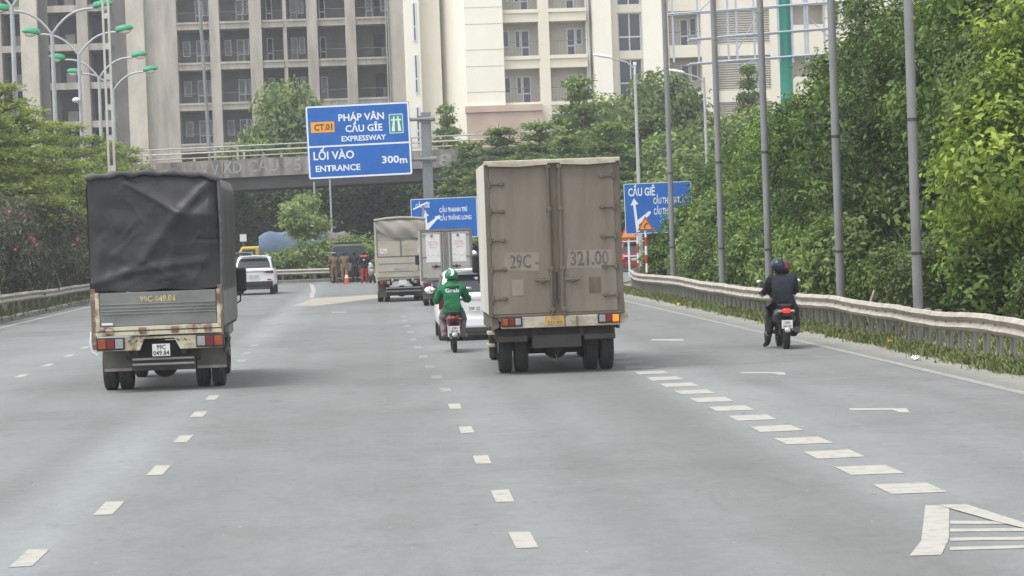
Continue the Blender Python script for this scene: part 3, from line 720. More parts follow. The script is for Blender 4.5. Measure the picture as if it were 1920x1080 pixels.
# ------------------------------------------------------------------ signs
def board(root, name, w, h, y, th=0.05, r=0.10, mat='sign_blue', cx=0, cz=0):
    pts = []
    for (sx, sz, a0) in ((1, 1, 0), (-1, 1, 90), (-1, -1, 180), (1, -1, 270)):
        for k in range(5):
            a = math.radians(a0 + k * 22.5); pts.append((cx + sx * (w / 2 - r) + r * math.cos(a), cz + sz * (h / 2 - r) + r * math.sin(a)))
    return MB().prism(pts, 'y', y, y + th).build(name, mat, root)
def rim(root, name, w, h, y, t=0.06, r=0.10, mat='sign_white', cx=0, cz=0):
    def ringp(w, h, r):
        pts = []
        for (sx, sz, a0) in ((1, 1, 0), (-1, 1, 90), (-1, -1, 180), (1, -1, 270)):
            for k in range(5):
                a = math.radians(a0 + k * 22.5); pts.append((cx + sx * (w / 2 - r) + r * math.cos(a), y, cz + sz * (h / 2 - r) + r * math.sin(a)))
        return pts
    o, i = ringp(w, h, r), ringp(w - 2 * t, h - 2 * t, max(0.02, r - t)); n = len(o)
    return MB().add(o + i, [(k, (k + 1) % n, n + (k + 1) % n, n + k) for k in range(n)]).build(name, mat, root)

SY = 122.0
sp = P(804, 380, SY)
sg = thing('direction_sign', 'big blue expressway entrance sign hung from a single grey post', 'road sign', (sp.x, SY, 0))
topz = P(796, 210, SY).z
MB().box((0, 0, topz / 2 - 0.05), (0.46, 0.46, topz + 0.1), 0.04).build('post', 'pole_grey', sg)
bc = P(673, 264, SY); px2m = SY / F
piv = link('sign_panel', None, sg, (bc.x - sp.x, -0.42, bc.z)); piv.rotation_euler = (0, -0.016, 0)
bw, bh = 193.5 * px2m, 136.5 * px2m
# the panel itself is the part, its print are sub-parts
bd = board(sg, 'panel', bw, bh, 0.0); bd.location = piv.location; bd.rotation_euler = piv.rotation_euler
bpy.data.objects.remove(piv)
rim(bd, 'border', bw - 0.03, bh - 0.03, -0.006, 0.075)
S = px2m
def sgx(px): return (px - 673) * S
def sgz(py): return (264 - py) * S
MB().box((0, -0.004, sgz(272)), (bw - 0.06, 0.006, 0.075)).build('divider', 'sign_white', bd)
def T(s, x0, x1, yc, hpx, bold=0.025, mat='sign_white', y=-0.008): return text('lettering', s, mat, bd, (sgx(x0) + sgx(x1)) / 2, sgz(yc), y, (x1 - x0) * S, hpx * S, bold)
T('PHÁP VÂN', 637, 722, 220, 12.5); T('CẦU GĨE', 649, 718, 241, 12.5); T('EXPRESSWAY', 641, 724, 259.5, 9.5)
T('LỐI VÀO', 587, 663, 289, 14.5); T('ENTRANCE', 590, 673, 313, 11); T('300', 714, 746, 302, 13); T('m', 747, 761, 303.5, 13)
MB().box((sgx(607), -0.006, sgz(236)), (44 * S, 0.008, 20 * S), 0).build('route_patch', 'sign_orange', bd)
T('CT.01', 591, 625, 236, 11, 0.03, 'sign_black', -0.014)
MB().box((sgx(744), -0.006, sgz(236)), (26 * S, 0.008, 36 * S)).build('expressway_symbol', 'sign_green', bd)
rim(bd, 'symbol_border', 26 * S, 36 * S, -0.0115, 0.03, 0.03, 'sign_white', sgx(744), sgz(236))
m = MB()
for sx in (-1, 1): m.prism([(sgx(744) + sx * 3.0 * S, sgz(250)), (sgx(744) + sx * 9 * S, sgz(250)), (sgx(744) + sx * 4.6 * S, sgz(222)), (sgx(744) + sx * 2.4 * S, sgz(222))], 'y', -0.018, -0.013)
m.box((sgx(744), -0.0155, sgz(229)), (19 * S, 0.006, 2.4 * S)); m.build('expressway_symbol_print', 'sign_white', bd)
for py in (224, 299):
    z = P(790, py, SY).z
    m = MB(); m.cyl((-0.1 - 1.9, -0.28, z), (0.12, -0.28, z), 0.085, n=10); m.cyl((0.1, -0.28, z), (0.42, -0.28, z), 0.12, n=12); m.box((-0.05, -0.24, z), (0.55, 0.09, 0.30)); m.build('bracket_arm', 'pole_grey', sg)

def lane_sign(label, Y, x0, x1, ytop, ybot, parts, foot=0.0):
    c = P((x0 + x1) / 2, (ytop + ybot) / 2, Y); k = Y / F; W_, H_ = (x1 - x0) * k, (ybot - ytop) * k
    r = thing('direction_sign', label, 'road sign', (c.x, Y, 0), 0, 'lane direction boards')
    b = board(r, 'panel', W_, H_, 0, 0.04, 0.04); b.location = (0, -0.1, c.z); b.rotation_euler = (0, -0.01, 0)
    rim(b, 'border', W_ - 0.01, H_ - 0.01, -0.004, 0.025, 0.04)
    for sx in (-0.32, 0.32):
        q = MB(); zt = c.z + H_ * 0.45; nb = 5; hb = (c.z - H_ / 2) / nb
        q.cyl((sx * W_, 0.0, c.z - H_ / 2), (sx * W_, 0.0, zt), 0.055, n=10, mi=0)
        for i in range(nb): q.cyl((sx * W_, 0, -0.03 + i * hb), (sx * W_, 0, -0.03 + (i + 1) * hb + (0.03 if i == nb - 1 else 0)), 0.055, n=10, mi=1 if i % 2 else 0)
        q.build('post', ['lamp_white', 'sign_red'], r)
    def fx(u): return (u - 0.5) * W_
    def fz(v): return (0.5 - v) * H_
    for p in parts:
        if p[0] == 't': text('lettering', p[1], 'sign_white', b, (fx(p[2]) + fx(p[3])) / 2, fz(p[4]), -0.007, fx(p[3]) - fx(p[2]), p[5] * H_, 0.02)
        else: MB().prism([(fx(u), fz(v)) for (u, v) in p[1]], 'y', -0.009, -0.003).build('arrow', 'sign_white', b)
    return r
lay = [('t', 'CẦU GIẼ', 0.065, 0.46, 0.17, 0.155), ('t', 'CẦU THANH TRÌ', 0.43, 0.87, 0.36, 0.12), ('t', 'CẦU THĂNG LONG', 0.43, 0.93, 0.57, 0.12),
       ('a', [(0.16, 0.97), (0.13, 0.43), (0.09, 0.43), (0.145, 0.29), (0.205, 0.41), (0.165, 0.42), (0.185, 0.73), (0.36, 0.56), (0.39, 0.57), (0.37, 0.63), (0.20, 0.82), (0.21, 0.96)])]
lane_sign('blue lane board with ramp arrow half hidden by leaves, behind the orange warning triangle', 118, 1170, 1298, 342, 437, lay)
lay2 = [('t', 'CẦU GIẼ', 0.075, 0.29, 0.17, 0.10), ('t', 'CẦU THANH TRÌ', 0.43, 0.85, 0.30, 0.105), ('t', 'CẦU THĂNG LONG', 0.43, 0.91, 0.50, 0.105),
        ('a', [(0.185, 0.92), (0.185, 0.45), (0.16, 0.45), (0.21, 0.30), (0.27, 0.42), (0.235, 0.43), (0.24, 0.62), (0.37, 0.48), (0.345, 0.46), (0.44, 0.42), (0.425, 0.53), (0.40, 0.51), (0.26, 0.75), (0.26, 0.92)])]
lane_sign('blue lane board naming two bridges above the small box truck', 114, 771, 895, 371, 447, lay2)
def triangle_sign(label, px, py, Y, size, symbol):
    c = P(px, py, Y); r = thing('warning_sign', label, 'road sign', (c.x, Y, 0), 0, 'warning triangles by the ramp')
    h = size * 0.866
    def tri(s, y0, y1): return MB().prism([(-s / 2, -s * 0.289), (s / 2, -s * 0.289), (0, s * 0.577)], 'y', y0, y1)
    b = tri(size, -0.08, -0.06).build('panel', 'sign_red', r); b.location = (0, 0, c.z)
    f = tri(size * 0.72, -0.09, -0.081).build('face', 'sign_orange', b)
    if symbol:
        m = MB(); pts = [(-0.045, -0.13), (-0.045, -0.03), (0.0, 0.035), (0.05, 0.055)]
        L_ = [(-0.075, -0.13), (-0.07, -0.02), (-0.01, 0.06), (0.04, 0.08), (0.035, 0.115), (0.115, 0.06), (0.05, 0.0), (0.045, 0.035), (0.02, 0.02), (-0.02, -0.03), (-0.025, -0.13)]
        m.prism([(x * size / 0.62 * 0.9, z * size / 0.62 * 0.9 + 0.02) for x, z in L_], 'y', -0.097, -0.0905); m.build('symbol', 'sign_black', b)
    q = MB(); zt = c.z + 0.25; nb = 8
    for i in range(nb): q.cyl((0, 0, -0.03 + i * zt / nb), (0, 0, -0.03 + (i + 1) * zt / nb), 0.05, n=10, mi=i % 2)
    q.build('post', ['lamp_white', 'sign_red'] if symbol else ['lamp_white', 'lamp_white'], r)
triangle_sign('orange triangle sign with bent arrow on a red and white post before the blue board', 1210, 423, 101, 31 * 101 / F, True)
triangle_sign('orange triangle sign low behind the blue board on a white post', 1178, 437, 128, 38 * 128 / F, False)
# small white board far left, solar lamp by the gore
c = P(456, 446, 172); r = thing('notice_board', 'small pale notice board on a thin post near the yellow cab', 'sign', (c.x, 172, 0))
MB().box((0, -0.05, c.z), (0.42, 0.03, 0.46)).build('panel', 'lamp_white', r); MB().cyl((0, 0, -0.05), (0, 0, c.z + 0.2), 0.035, n=8).build('post', 'pole_grey', r)
c = P(793, 387, 104); r = thing('solar_lamp', 'white tilted solar panel lamp on a thin pole in front of the blue board', 'lamp', (c.x, 104, 0))
MB().box((-0.1, 0, c.z + 0.02), (0.62, 0.35, 0.06), 0.01, rot=Matrix.Rotation(-0.42, 3, 'Y')).build('solar_panel', 'lamp_white', r)
MB().cyl((0, 0, -0.05), (0, 0, c.z), 0.05, n=8).build('pole', 'pole_light', r); MB().cyl((0.08, 0, c.z - 0.4), (0.08, 0, c.z - 0.15), 0.08, 0.02, n=8).build('lamp_head', 'lamp_white', r)

# ------------------------------------------------------------------ lamps and poles
def twin_lamp(first=None, x=0, y=0, zj=11.0):
    r = link('street_lamp', None, None, (x, y, 0))
    MB().cyl((0, 0, -0.05), (0, 0, zj), 0.12, 0.075, 10).build('pole', 'pole_light', r)
    for s in (-1, 1):
        pth = [(0, 0, zj - 0.15)]
        for k in range(9):
            t = k / 8; pth.append((s * (0.05 + 1.65 * t), 0, zj + 0.92 * (1 - (1 - t) ** 2.6)))
        MB().tube(pth, 0.05, 8).build('arm', 'pole_light', r)
        e = Vector(pth[-1]); rot = Matrix.Rotation(-s * 0.14, 3, 'Y')
        m = MB(); ring = []
        for (u, wv, hv) in ((0, .10, .12), (0.06, .15, .20), (0.4, .18, .23), (0.68, .16, .18), (0.80, .07, .08)):
            ring.append([e + rot @ Vector((s * u, wv * math.cos(a), 0.05 + hv * math.sin(a) * (1 if math.sin(a) > 0 else 0.35))) for a in [i * math.pi / 6 for i in range(12)]])
        h = m.loft(ring).build('lamp_head', 'lamp_green', r)
        MB().ell(e + rot @ Vector((s * 0.42, 0, 0.01)), (0.28, 0.14, 0.17), 12, 6, v0=0.5, v1=1.0).build('lens', 'lamp_glass', h)
    return r
wh = ['beside the bare wall column', 'standing before the dark stairwell openings', 'between two others over the feathery trees', 'at the end of the row by the slotted concrete pole', 'nearest the tall pale column of the block']
LM = [(22, 10, 116), (97.5, 61, 131), (147.5, 101, 145), (185.5, 144, 164), (212, 168, 178)]
for i, (px, py, Y) in enumerate(LM):
    c = P(px, py, Y)
    o = twin_lamp(None, c.x, Y, c.z / 1.2); o.scale = (1.2, 1.2, 1.2)
    tag(o, 'twin armed green headed street lamp above the feathery trees, %s from the bridge' % ('fifth', 'fourth', 'third', 'second', 'first')[i], 'street lamp', 'green twin lamps')
# pole-mounted white spot lamp is part of the second lamp post
c = P(141, 188, 145) / 1.2
o = [q for q in COL.objects if q.name.startswith('street_lamp')][2]
m = MB(); m.ell((-0.17, -0.2, c.z), (0.18, 0.16, 0.12), 12, 8); m.cyl((-0.1, -0.15, c.z - 0.12), (0, 0, c.z - 0.2), 0.03, n=6); m.build('spot_lamp', 'lamp_white', o)
# slotted concrete pole
c = P(205, 200, 128); r = thing('utility_pole', 'tall concrete utility pole with rectangular slots near the green lamps', 'pole', (c.x, 128, 0))
HPp = 17.0; m = MB()
for s in (-1, 1): m.box((s * 0.13, 0, HPp / 2 - 0.05), (0.10, 0.22, HPp + 0.1))
for k in range(12): m.box((0, 0, 0.3 + k * 1.45), (0.161, 0.20, 0.26))
m.build('shaft', 'concrete_pole', r)
for k in range(2): MB().box((0, -0.16, HPp - 0.5 - k * 1.1), (1.9, 0.08, 0.1)).build('cross_arm', 'pole_grey', r)
# slim pole in front of the grey block, far pair under the bridge
def plain_pole(label, px, py, Y, z, r0, r1, mat='pole_light', lean=0.0, name='lamp_post', group=None, head=None):
    g = P(px, py, Y); o = thing(name, label, 'pole', (g.x, Y, 0), 0, group)
    MB().cyl((0, 0, -0.05), (-lean * z, 0, z), r0, r1, 12).build('shaft', mat, o)
    MB().box((0, 0, 0.02), (r0 * 3.4, r0 * 3.4, 0.05), 0.01).build('base_plate', mat, o)
    if name == 'steel_pole':
        for zb_ in (1.6, 4.1, 7.7): MB().cyl((0, 0, zb_), (0, 0, zb_ + 0.06), r0 * 1.02, r0 * 1.0, 12).build('band', 'chassis' if zb_ < 5 else 'galv_post', o)
    if head: head(o, z, -lean * z)
    return o
def single_head(s, dx=1.7, dz=0.35):
    def f(o, z, x):
        MB().tube([(x, 0, z - 0.3), (x + s * 0.4, 0, z + 0.05), (x + s * dx, 0, z + dz)], 0.045, 7).build('arm', 'pole_light', o)
        m = MB(); e = Vector((x + s * dx, 0, z + dz)); ring = []
        for (u, wv, hv) in ((0, .08, .06), (0.12, .15, .11), (0.6, .17, .12), (0.95, .09, .06)):
            ring.append([e + Vector((s * u, wv * math.cos(a), 0.04 + s * 0 + u * 0.2 + hv * math.sin(a) * (1 if math.sin(a) > 0 else .5))) for a in [i * math.pi / 6 for i in range(12)]])
        m.loft(ring).build('lamp_head', 'lamp_white', o)
    return f
plain_pole('slim grey pole rising in front of the unfinished block behind the bridge railing', 400, 285, 197, 26, 0.14, 0.12, 'pole_grey', 0.03)
plain_pole('pale lamp post standing under the bridge near the bushy median tree', 591, 400, 181.5, 6.3, 0.07, 0.06, group='posts under the bridge')
plain_pole('pale lamp post standing under the bridge near the bushy median tree', 621, 400, 180, 6.4, 0.08, 0.06, group='posts under the bridge')
c = P(1188, 118, 136)
plain_pole('pale street lamp with one white head and a small floodlight above the blue lane board', 1196, 300, 136, c.z, 0.11, 0.07, head=single_head(-1, 1.15, 0.25), name='street_lamp')
o = COL.objects[-1]; 
sl_ = [q for q in COL.objects if q.get('label', '').startswith('pale street lamp with one white')][0]
m = MB(); m.box((0.0, -0.1, c.z - 0.05), (0.16, 0.16, 0.16), 0.02); m.cyl((0, -0.1, c.z - 0.6), (0, -0.1, c.z - 0.1), 0.03, n=6); m.build('floodlight', 'lamp_white', sl_)
c = P(1322, 145, 150)
plain_pole('pale street lamp with one white head rising from the trees before the cream block', 1325, 300, 150, c.z, 0.11, 0.07, head=single_head(-1, 1.1, 0.25), name='street_lamp')
# tall posts in a row behind the guard rail
PX = [(1722, 585), (1577, 565), (1443, 545), (1355, 533), (1263, 522)]
bands = 'tall slim grey steel pole standing in a row behind the guard rail'
for i, (px, py) in enumerate(PX):
    Y = None
    for yy in np.arange(40, 120, 0.2):
        if P(px, py, yy).x >= 10.15: Y = float(yy); break
    plain_pole('slim grey steel pole behind the guard rail, %s from the blue lane board' % ('fifth', 'fourth', 'third', 'second', 'first')[i], px, py, Y, 13.5, 0.095, 0.078, 'pole_grey', 0.0, 'steel_pole', 'steel poles behind the guard rail', head=lambda o, z, x: (MB().tube([(0, 0, z - 0.1), (-0.5, 0, z + 0.35), (-1.6, 0, z + 0.5)], 0.05, 8).build('arm', 'pole_grey', o), MB().box((-1.95, 0, z + 0.5), (0.8, 0.3, 0.14), 0.05).build('lamp_head', 'lamp_white', o)))

# ------------------------------------------------------------------ vegetation
def trunk(h, r, lean=0.0, limbs=5, spread=1.5, seed=0):
    q = random.Random(seed); m = MB(); pts = [(lean * t + 0.08 * math.sin(3 * t + seed), 0.08 * math.cos(2.3 * t + seed), -0.1 + (h + 0.1) * t) for t in (0, .2, .4, .6, .8, 1)]
    m.tube(pts, [r * (1.15 - 0.75 * t) for t in (0, .2, .4, .6, .8, 1)], 8)
    for k in range(limbs):
        t = 0.35 + 0.6 * k / limbs; a = q.uniform(0, 6.28); p = Vector(pts[min(4, int(t * 5))])
        e = p + Vector((math.cos(a) * spread, math.sin(a) * spread, q.uniform(0.5, 1.4))); md_ = p.lerp(e, 0.5) + Vector((0, 0, -0.12))
        m.tube([p, md_, e], [r * 0.45, r * 0.3, r * 0.12], 6)
    return m
def tree(name, label, crown_me, trunk_me, x, y, rz=0, sc=1.0, group=None, z=0.0, cat='tree'):
    o = thing(name, label, cat, (x, y, z), rz, group); o.scale = (sc, sc, sc) if not isinstance(sc, tuple) else sc
    if trunk_me is not None: link('trunk', trunk_me, o)
    link('crown', crown_me, o); return o
# broad-leaved trees on the right bank (unit height about 7.5 m)
def bank_blobs(seed, h=7.4, r=2.5):
    q = random.Random(seed); B = [(0, 0, h * 0.55, r * 0.95, r * 0.95, h * 0.42)]
    for k in range(9):
        a = q.uniform(0, 6.28); t = q.uniform(0.12, 0.95); rr = r * (0.95 if t < .6 else 0.55) * q.uniform(0.5, 1.0)
        s = q.uniform(0.65, 1.2); B.append((math.cos(a) * rr, math.sin(a) * rr, h * t, s * 1.15, s * 1.15, s))
    return B
bank = [blob_crown('crown', bank_blobs(3 + i), 1.5, 70, 0.22, 0.165, 0.5, 'leaf_bank', 0.14) for i in range(3)]
bank_olive = blob_crown('crown', bank_blobs(23), 1.7, 56, 0.22, 0.16, 0.45, 'leaf_olive', 0.14)
brightm = blob_crown('crown', bank_blobs(31, 6.6, 1.7), 1.9, 60, 0.22, 0.165, 0.5, 'leaf_bright', 0.15)
btrunk = [trunk(6.0, 0.16, 0.2, 7, 1.6, i).mesh('trunk', 'bark') for i in range(3)]
GB = 'broad leaved trees on the bank behind the rail'
spots = [(14.6, 57, 1.2, 0), (16.6, 64, 1.4, 1), (14.2, 66.5, 1.1, 3), (15.2, 74, 1.12, 2), (13.6, 80, 0.86, 0), (16, 84, 1.02, 1), (14.0, 90, 0.80, 2), (16.5, 96, 0.92, 3), (14.2, 101, 0.80, 1), (17.2, 107, 0.86, 0), (15.8, 113, 0.78, 2), (19, 116, 0.88, 3), (13.6, 51.5, 1.05, 3), (18.5, 72, 1.5, 2), (17.9, 90, 1.08, 0)]
for i, (x, y, s, k) in enumerate(spots):
    tree('broadleaf_tree', 'olive green tree in the dense leafy bank behind the guard rail' if k == 3 else 'dense dark green broad leaved tree on the bank behind the guard rail', bank_olive if k == 3 else bank[k], btrunk[i % 3], x, y, i * 1.7, s, ('olive trees on the bank' if k == 3 else GB))
for i, (x, y, s) in enumerate(((12.75, 50.2, 1.0),)):
    tree('broadleaf_tree', 'bright yellow green leafy tree pressed against the end of the bank', brightm, btrunk[i], x, y, 0.6, s)
# shrubs filling the bank's foot
def shrub_me(seed, r, h, mat, leaf=0.17, dens=7, per=22, asp=0.5):
    q = random.Random(seed); B = [(0, 0, h * 0.5, r * 0.8, r * 0.8, h * 0.5)]
    for k in range(5):
        a = q.uniform(0, 6.28); B.append((math.cos(a) * r * 0.6, math.sin(a) * r * 0.6, h * q.uniform(0.2, 0.8), r * 0.45, r * 0.45, h * 0.3))
    return blob_crown('foliage', B, dens, per, 0.17, leaf, asp, mat, 0.16)
def stems_me(n, h, sp):
    m = MB()
    for k in range(n):
        a = k * 6.283 / n; m.tube([(0.08 * math.cos(a), 0.08 * math.sin(a), -0.06), (sp * 0.5 * math.cos(a), sp * 0.5 * math.sin(a), h * 0.5), (sp * math.cos(a), sp * math.sin(a), h)], [0.035, 0.025, 0.01], 5)
    return m.mesh('stem', 'bark')
sh = [shrub_me(41, 1.5, 2.6, 'leaf_olive', 0.15), shrub_me(42, 1.5, 2.4, 'leaf_bank', 0.18), shrub_me(43, 1.4, 2.7, 'leaf_far', 0.2, 6)]
stm = stems_me(6, 2.0, 1.0)
def shrub(label, me, x, y, rz, s, group, z=0, name='shrub'):
    o = thing(name, label, 'shrub', (x, y, z), rz, group); o.scale = s if isinstance(s, tuple) else (s, s, s)
    link('foliage', me, o); link('stem', stm, o); return o
y = 46.0; i = 0
LB = ['low olive green shrub tangled at the foot of the bank behind the rail', 'glossy dark green shrub at the foot of the bank behind the rail', 'pale green loose shrub at the foot of the bank behind the rail']
while y < 122:
    x = 11.9 + rnd.uniform(-0.15, 0.5) + (max(0, y - 104) * 0.22); k = (0, 1, 0, 2, 1, 2)[i % 6] if y > 60 else (0, 1)[i % 2]
    shrub(LB[k], sh[k], x, y, rnd.uniform(0, 6), rnd.uniform(0.6, 0.95), ('olive', 'glossy', 'pale')[k] + ' shrubs along the bank')
    y += rnd.uniform(2.2, 3.2) + (2.2 if y < 60 else 0); i += 1
for k, (px, Yb) in enumerate(((1735, 56.5), (1800, 53.5), (1620, 62), (1870, 50.5))):
    g = P(px, 560, Yb); q = random.Random(k); m = MB(); pts = [(0, 0, -0.05), (0.3, 0.1, 0.7), (0.9 + 0.2 * k % 2, 0.15, 1.35), (1.6, 0.1, 1.75)]
    m.tube(pts, [0.045, 0.035, 0.022, 0.008], 6)
    for w_ in range(5):
        p_ = Vector(pts[1 + w_ % 2]); m.tube([p_, p_ + Vector((q.uniform(-.5, .5), q.uniform(-.3, .3), q.uniform(.3, .8)))], [0.015, 0.005], 5)
    tag(m.build('bare_branch', 'bamboo', None, (g.x, Yb, 0)), 'bare dead branch leaning out of the dark foot of the leafy bank', 'branch', 'dead branches in the bank')
# tall bushy mass right of the lane board
for (x, y, k, s) in ((13.3, 97, 2, 1.35), (13.0, 104, 1, 1.4), (14.6, 109, 2, 1.5)):
    shrub(LB[k] if k == 1 else LB[2], sh[k], x, y, x, s, ('olive', 'glossy', 'pale')[k] + ' shrubs along the bank')
# umbrella-shaped trees (tiered)
def tiers(h, R, n, z0=0.32, seed=1):
    q = random.Random(seed); out = []
    for k in range(n):
        t = k / (n - 1); out.append((h * (z0 + (0.97 - z0) * t), R * (1.0 - 0.80 * t ** 1.3) * q.uniform(0.9, 1.1), 7 if t < .7 else 5, 0.03))
    return out
tmesh = []
for i in range(3):
    cm, brm = tier_crown('crown', tiers(8.4, 3.3, 9, 0.36, i), 'leaf_tier', 0.22, 0.5, 17, sig=0.24)
    tk = MB(); tk.tube([(0, 0, -0.1), (0.05, 0, 3), (0, 0.05, 6), (0, 0, 8.2)], [0.15, 0.12, 0.07, 0.02], 8); tk.v += []; o_ = len(tk.v)
    tk.add(brm.v, brm.f, 0, True); tmesh.append((cm, tk.mesh('trunk', 'bark')))
UG = 'feathery umbrella trees left of the road'
ORD = ['first', 'second', 'third', 'fourth', 'fifth', 'sixth', 'seventh', 'eighth', 'ninth', 'tenth']
LT = [(-14.8, 166, 1.0), (-14.9, 156, 1.0), (-15.0, 146.5, 1.0), (-15.2, 138, 1.03), (-15.3, 130, 1.0), (-15.5, 122.5, 1.05), (-15.6, 115, 1.12), (-15.7, 108, 1.05), (-18.6, 121, 1.28), (-18.8, 134, 1.15)]
for i, (x, Y, s) in enumerate(LT):
    tree('umbrella_tree', ('feathery light green layered tree left of the road, %s from the bridge' % ORD[i]) if i < 8 else 'feathery layered tree behind the front row left of the road', tmesh[i % 3][0], tmesh[i % 3][1], x, Y, i * 1.3, s, UG, 0.1)
cmf, brf = tier_crown('crown', tiers(9.0, 3.6, 12, 0.2, 9), 'leaf_far', 0.30, 0.5, 20, bright=0.5)
tkf = MB(); tkf.tube([(0, 0, -0.1), (0.05, 0, 3), (0, 0.05, 6), (0, 0, 9.3)], [0.16, 0.13, 0.07, 0.02], 8); tkf.add(brf.v, brf.f, 0, True); tkf = tkf.mesh('trunk', 'bark')
UC = 'layered trees in front of the bridge'
for i, (px, ytop, Y) in enumerate(((1085, 138, 165), (1010, 225, 158), (935, 235, 170), (880, 262, 176), (1140, 225, 160), (1060, 250, 150), (1220, 210, 165))):
    c = P(px, ytop, Y); s = c.z / 9.2
    tree('umbrella_tree', 'slender tree with flat layered branches tallest in front of the cream block' if i == 0 else 'mid green tree with layered branches hiding part of the bridge railing', cmf, tkf, c.x, Y, i * 2.1, (s * (0.8 if i == 0 else 1.15), s * (0.8 if i == 0 else 1.15), s), None if i == 0 else UC)
c = P(838, 190, 190.9 + 7); tree('umbrella_tree', 'lone layered tree beside the sign post beyond the bridge', cmf, tkf, c.x, 199.5, 0.4, (0.75, 0.75, c.z / 9.2))
c = P(1402, 115, 176); tree('umbrella_tree', 'thin pale layered tree before the louvred panels', cmf, tkf, c.x, 176, 2.0, (0.62, 0.62, c.z / 9.2))
# round trees beyond the bridge and under it
def round_blobs(seed, h, r):
    q = random.Random(seed); B = []
    for k in range(12):
        a = q.uniform(0, 6.28); t = q.uniform(0.25, 0.92); rr = r * q.uniform(0.2, 0.85) * (1 if t < .7 else .6); s = q.uniform(0.9, 1.7)
        B.append((math.cos(a) * rr, math.sin(a) * rr, h * t, s * 1.2, s * 1.2, s))
    return B
far_me = [blob_crown('crown', round_blobs(60 + i, 8, 3.2), 2.6, 20, 0.36, 0.36, 0.55, 'leaf_far', 0.2) for i in range(2)]
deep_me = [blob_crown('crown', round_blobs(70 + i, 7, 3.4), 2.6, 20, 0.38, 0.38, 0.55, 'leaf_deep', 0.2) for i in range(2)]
ftrunk = trunk(6.5, 0.2, 0.2, 6, 1.6, 4).mesh('trunk', 'bark')
for i, (px, ytop, Y, wx) in enumerate(((475, 205, 204, 1.0), (555, 172, 206, 1.15), (640, 190, 204, 1.0))):
    c = P(px, ytop, Y); s = c.z / 8.6
    tree('round_tree', 'round green tree growing behind the bridge railing below the grey block', far_me[i % 2], ftrunk, c.x, Y, i * 2.0, (wx, wx, s), 'round trees behind the bridge')
for i, (px, ytop, Y) in enumerate(((1190, 165, 172), (1260, 158, 176), (1330, 205, 170), (1150, 200, 178), (1290, 230, 160), (1400, 225, 160), (1440, 195, 168))):
    c = P(px, ytop, Y); s = c.z / 8.4
    tree('round_tree', 'hazy green round tree at the foot of the cream block', far_me[i % 2], ftrunk, c.x, Y, i * 1.9, (1.05, 1.05, s), 'round trees before the cream block')
i = 0
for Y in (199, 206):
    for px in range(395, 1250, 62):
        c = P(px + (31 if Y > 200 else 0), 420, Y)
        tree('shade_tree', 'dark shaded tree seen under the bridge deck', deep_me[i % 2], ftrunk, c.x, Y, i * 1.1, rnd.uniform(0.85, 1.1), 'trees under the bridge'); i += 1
for (px, Y) in ((240, 170), (300, 176), (360, 180), (430, 196)):
    c = P(px, 420, Y); tree('round_tree', 'green tree at the left end of the bridge', far_me[i % 2], ftrunk, c.x, Y, i * 1.1, 0.78, 'round trees at the bridge end'); i += 1
for k in range(10):
    tree('round_tree', 'leafy tree at the far side of the crossing road', far_me[k % 2], ftrunk, -30 - k * 4.5, 181 + (k % 3), k, 0.9, 'trees along the crossing road')
for k in range(9):
    tree('round_tree', 'leafy tree beyond the ramp on the right', far_me[k % 2], ftrunk, 27 + k * 5, 128 + (k % 3) * 9 + 25, k * 2.0, 1.1, 'trees beyond the ramp')
# oleander shrubs with pink flowers, left
olm = []
for i in range(2):
    q = random.Random(80 + i); B = [(q.uniform(-.8, .8), q.uniform(-.8, .8), q.uniform(1.0, 3.4), 0.8, 0.8, 0.75) for _ in range(9)]
    fol = blob_crown('foliage', B, 5, 22, 0.26, 0.24, 0.28, 'leaf_oleander', 0.2, 0.2)
    n = 9; u = npr.normal(size=(n, 3)); u[:, 2] = np.abs(u[:, 2]) * 0.8; u /= np.linalg.norm(u, axis=1, keepdims=True)
    fc = np.array([0, 0, 2.1]) + u * np.array([1.6, 1.6, 2.0]); ii = np.repeat(np.arange(n), 7)
    fl_ = leaves('flower', fc[ii] + npr.normal(0, 0.07, (n * 7, 3)), npr.normal(size=(n * 7, 3)), npr.uniform(0.07, 0.12, n * 7), 0.9, npr.uniform(0, 1, n * 7), 'flower_pink')
    olm.append((fol, fl_))
olst = stems_me(9, 3.0, 0.9)
for i in range(19):
    Y = 76 + i * 4.2; x = -13.75 - rnd.uniform(0, 0.5)
    o = thing('flowering_shrub', 'tall dark oleander like shrub with red pink blossoms behind the kerb rail', 'shrub', (x, Y, 0.1), i * 1.4, 'pink flowering shrubs')
    s = rnd.uniform(0.95, 1.15); o.scale = (s, s, s * 0.98)
    link('foliage', olm[i % 2][0], o); link('blossom', olm[i % 2][1], o); link('stem', olst, o)
bam = MB()
for k in range(3):
    a = k * 2.09 + 0.3; bam.cyl((0.55 * math.cos(a), 0.55 * math.sin(a), -0.05), (-0.05 * math.cos(a), -0.05 * math.sin(a), 1.75), 0.032, 0.028, 7)
bamm = bam.mesh('pole', 'bamboo')
for i, (px, Y) in enumerate(((25, 90), (63, 95), (100, 101), (113, 103), (147, 110), (-20, 84))):
    c = P(px, 520, Y); o = link('tree_stake', bamm, None, (-13.05 - (i % 2) * 0.25, Y, 0.1), i * 0.9); tag(o, 'tripod of weathered stakes propping a shrub behind the kerb rail', 'stakes', 'wooden stake tripods')
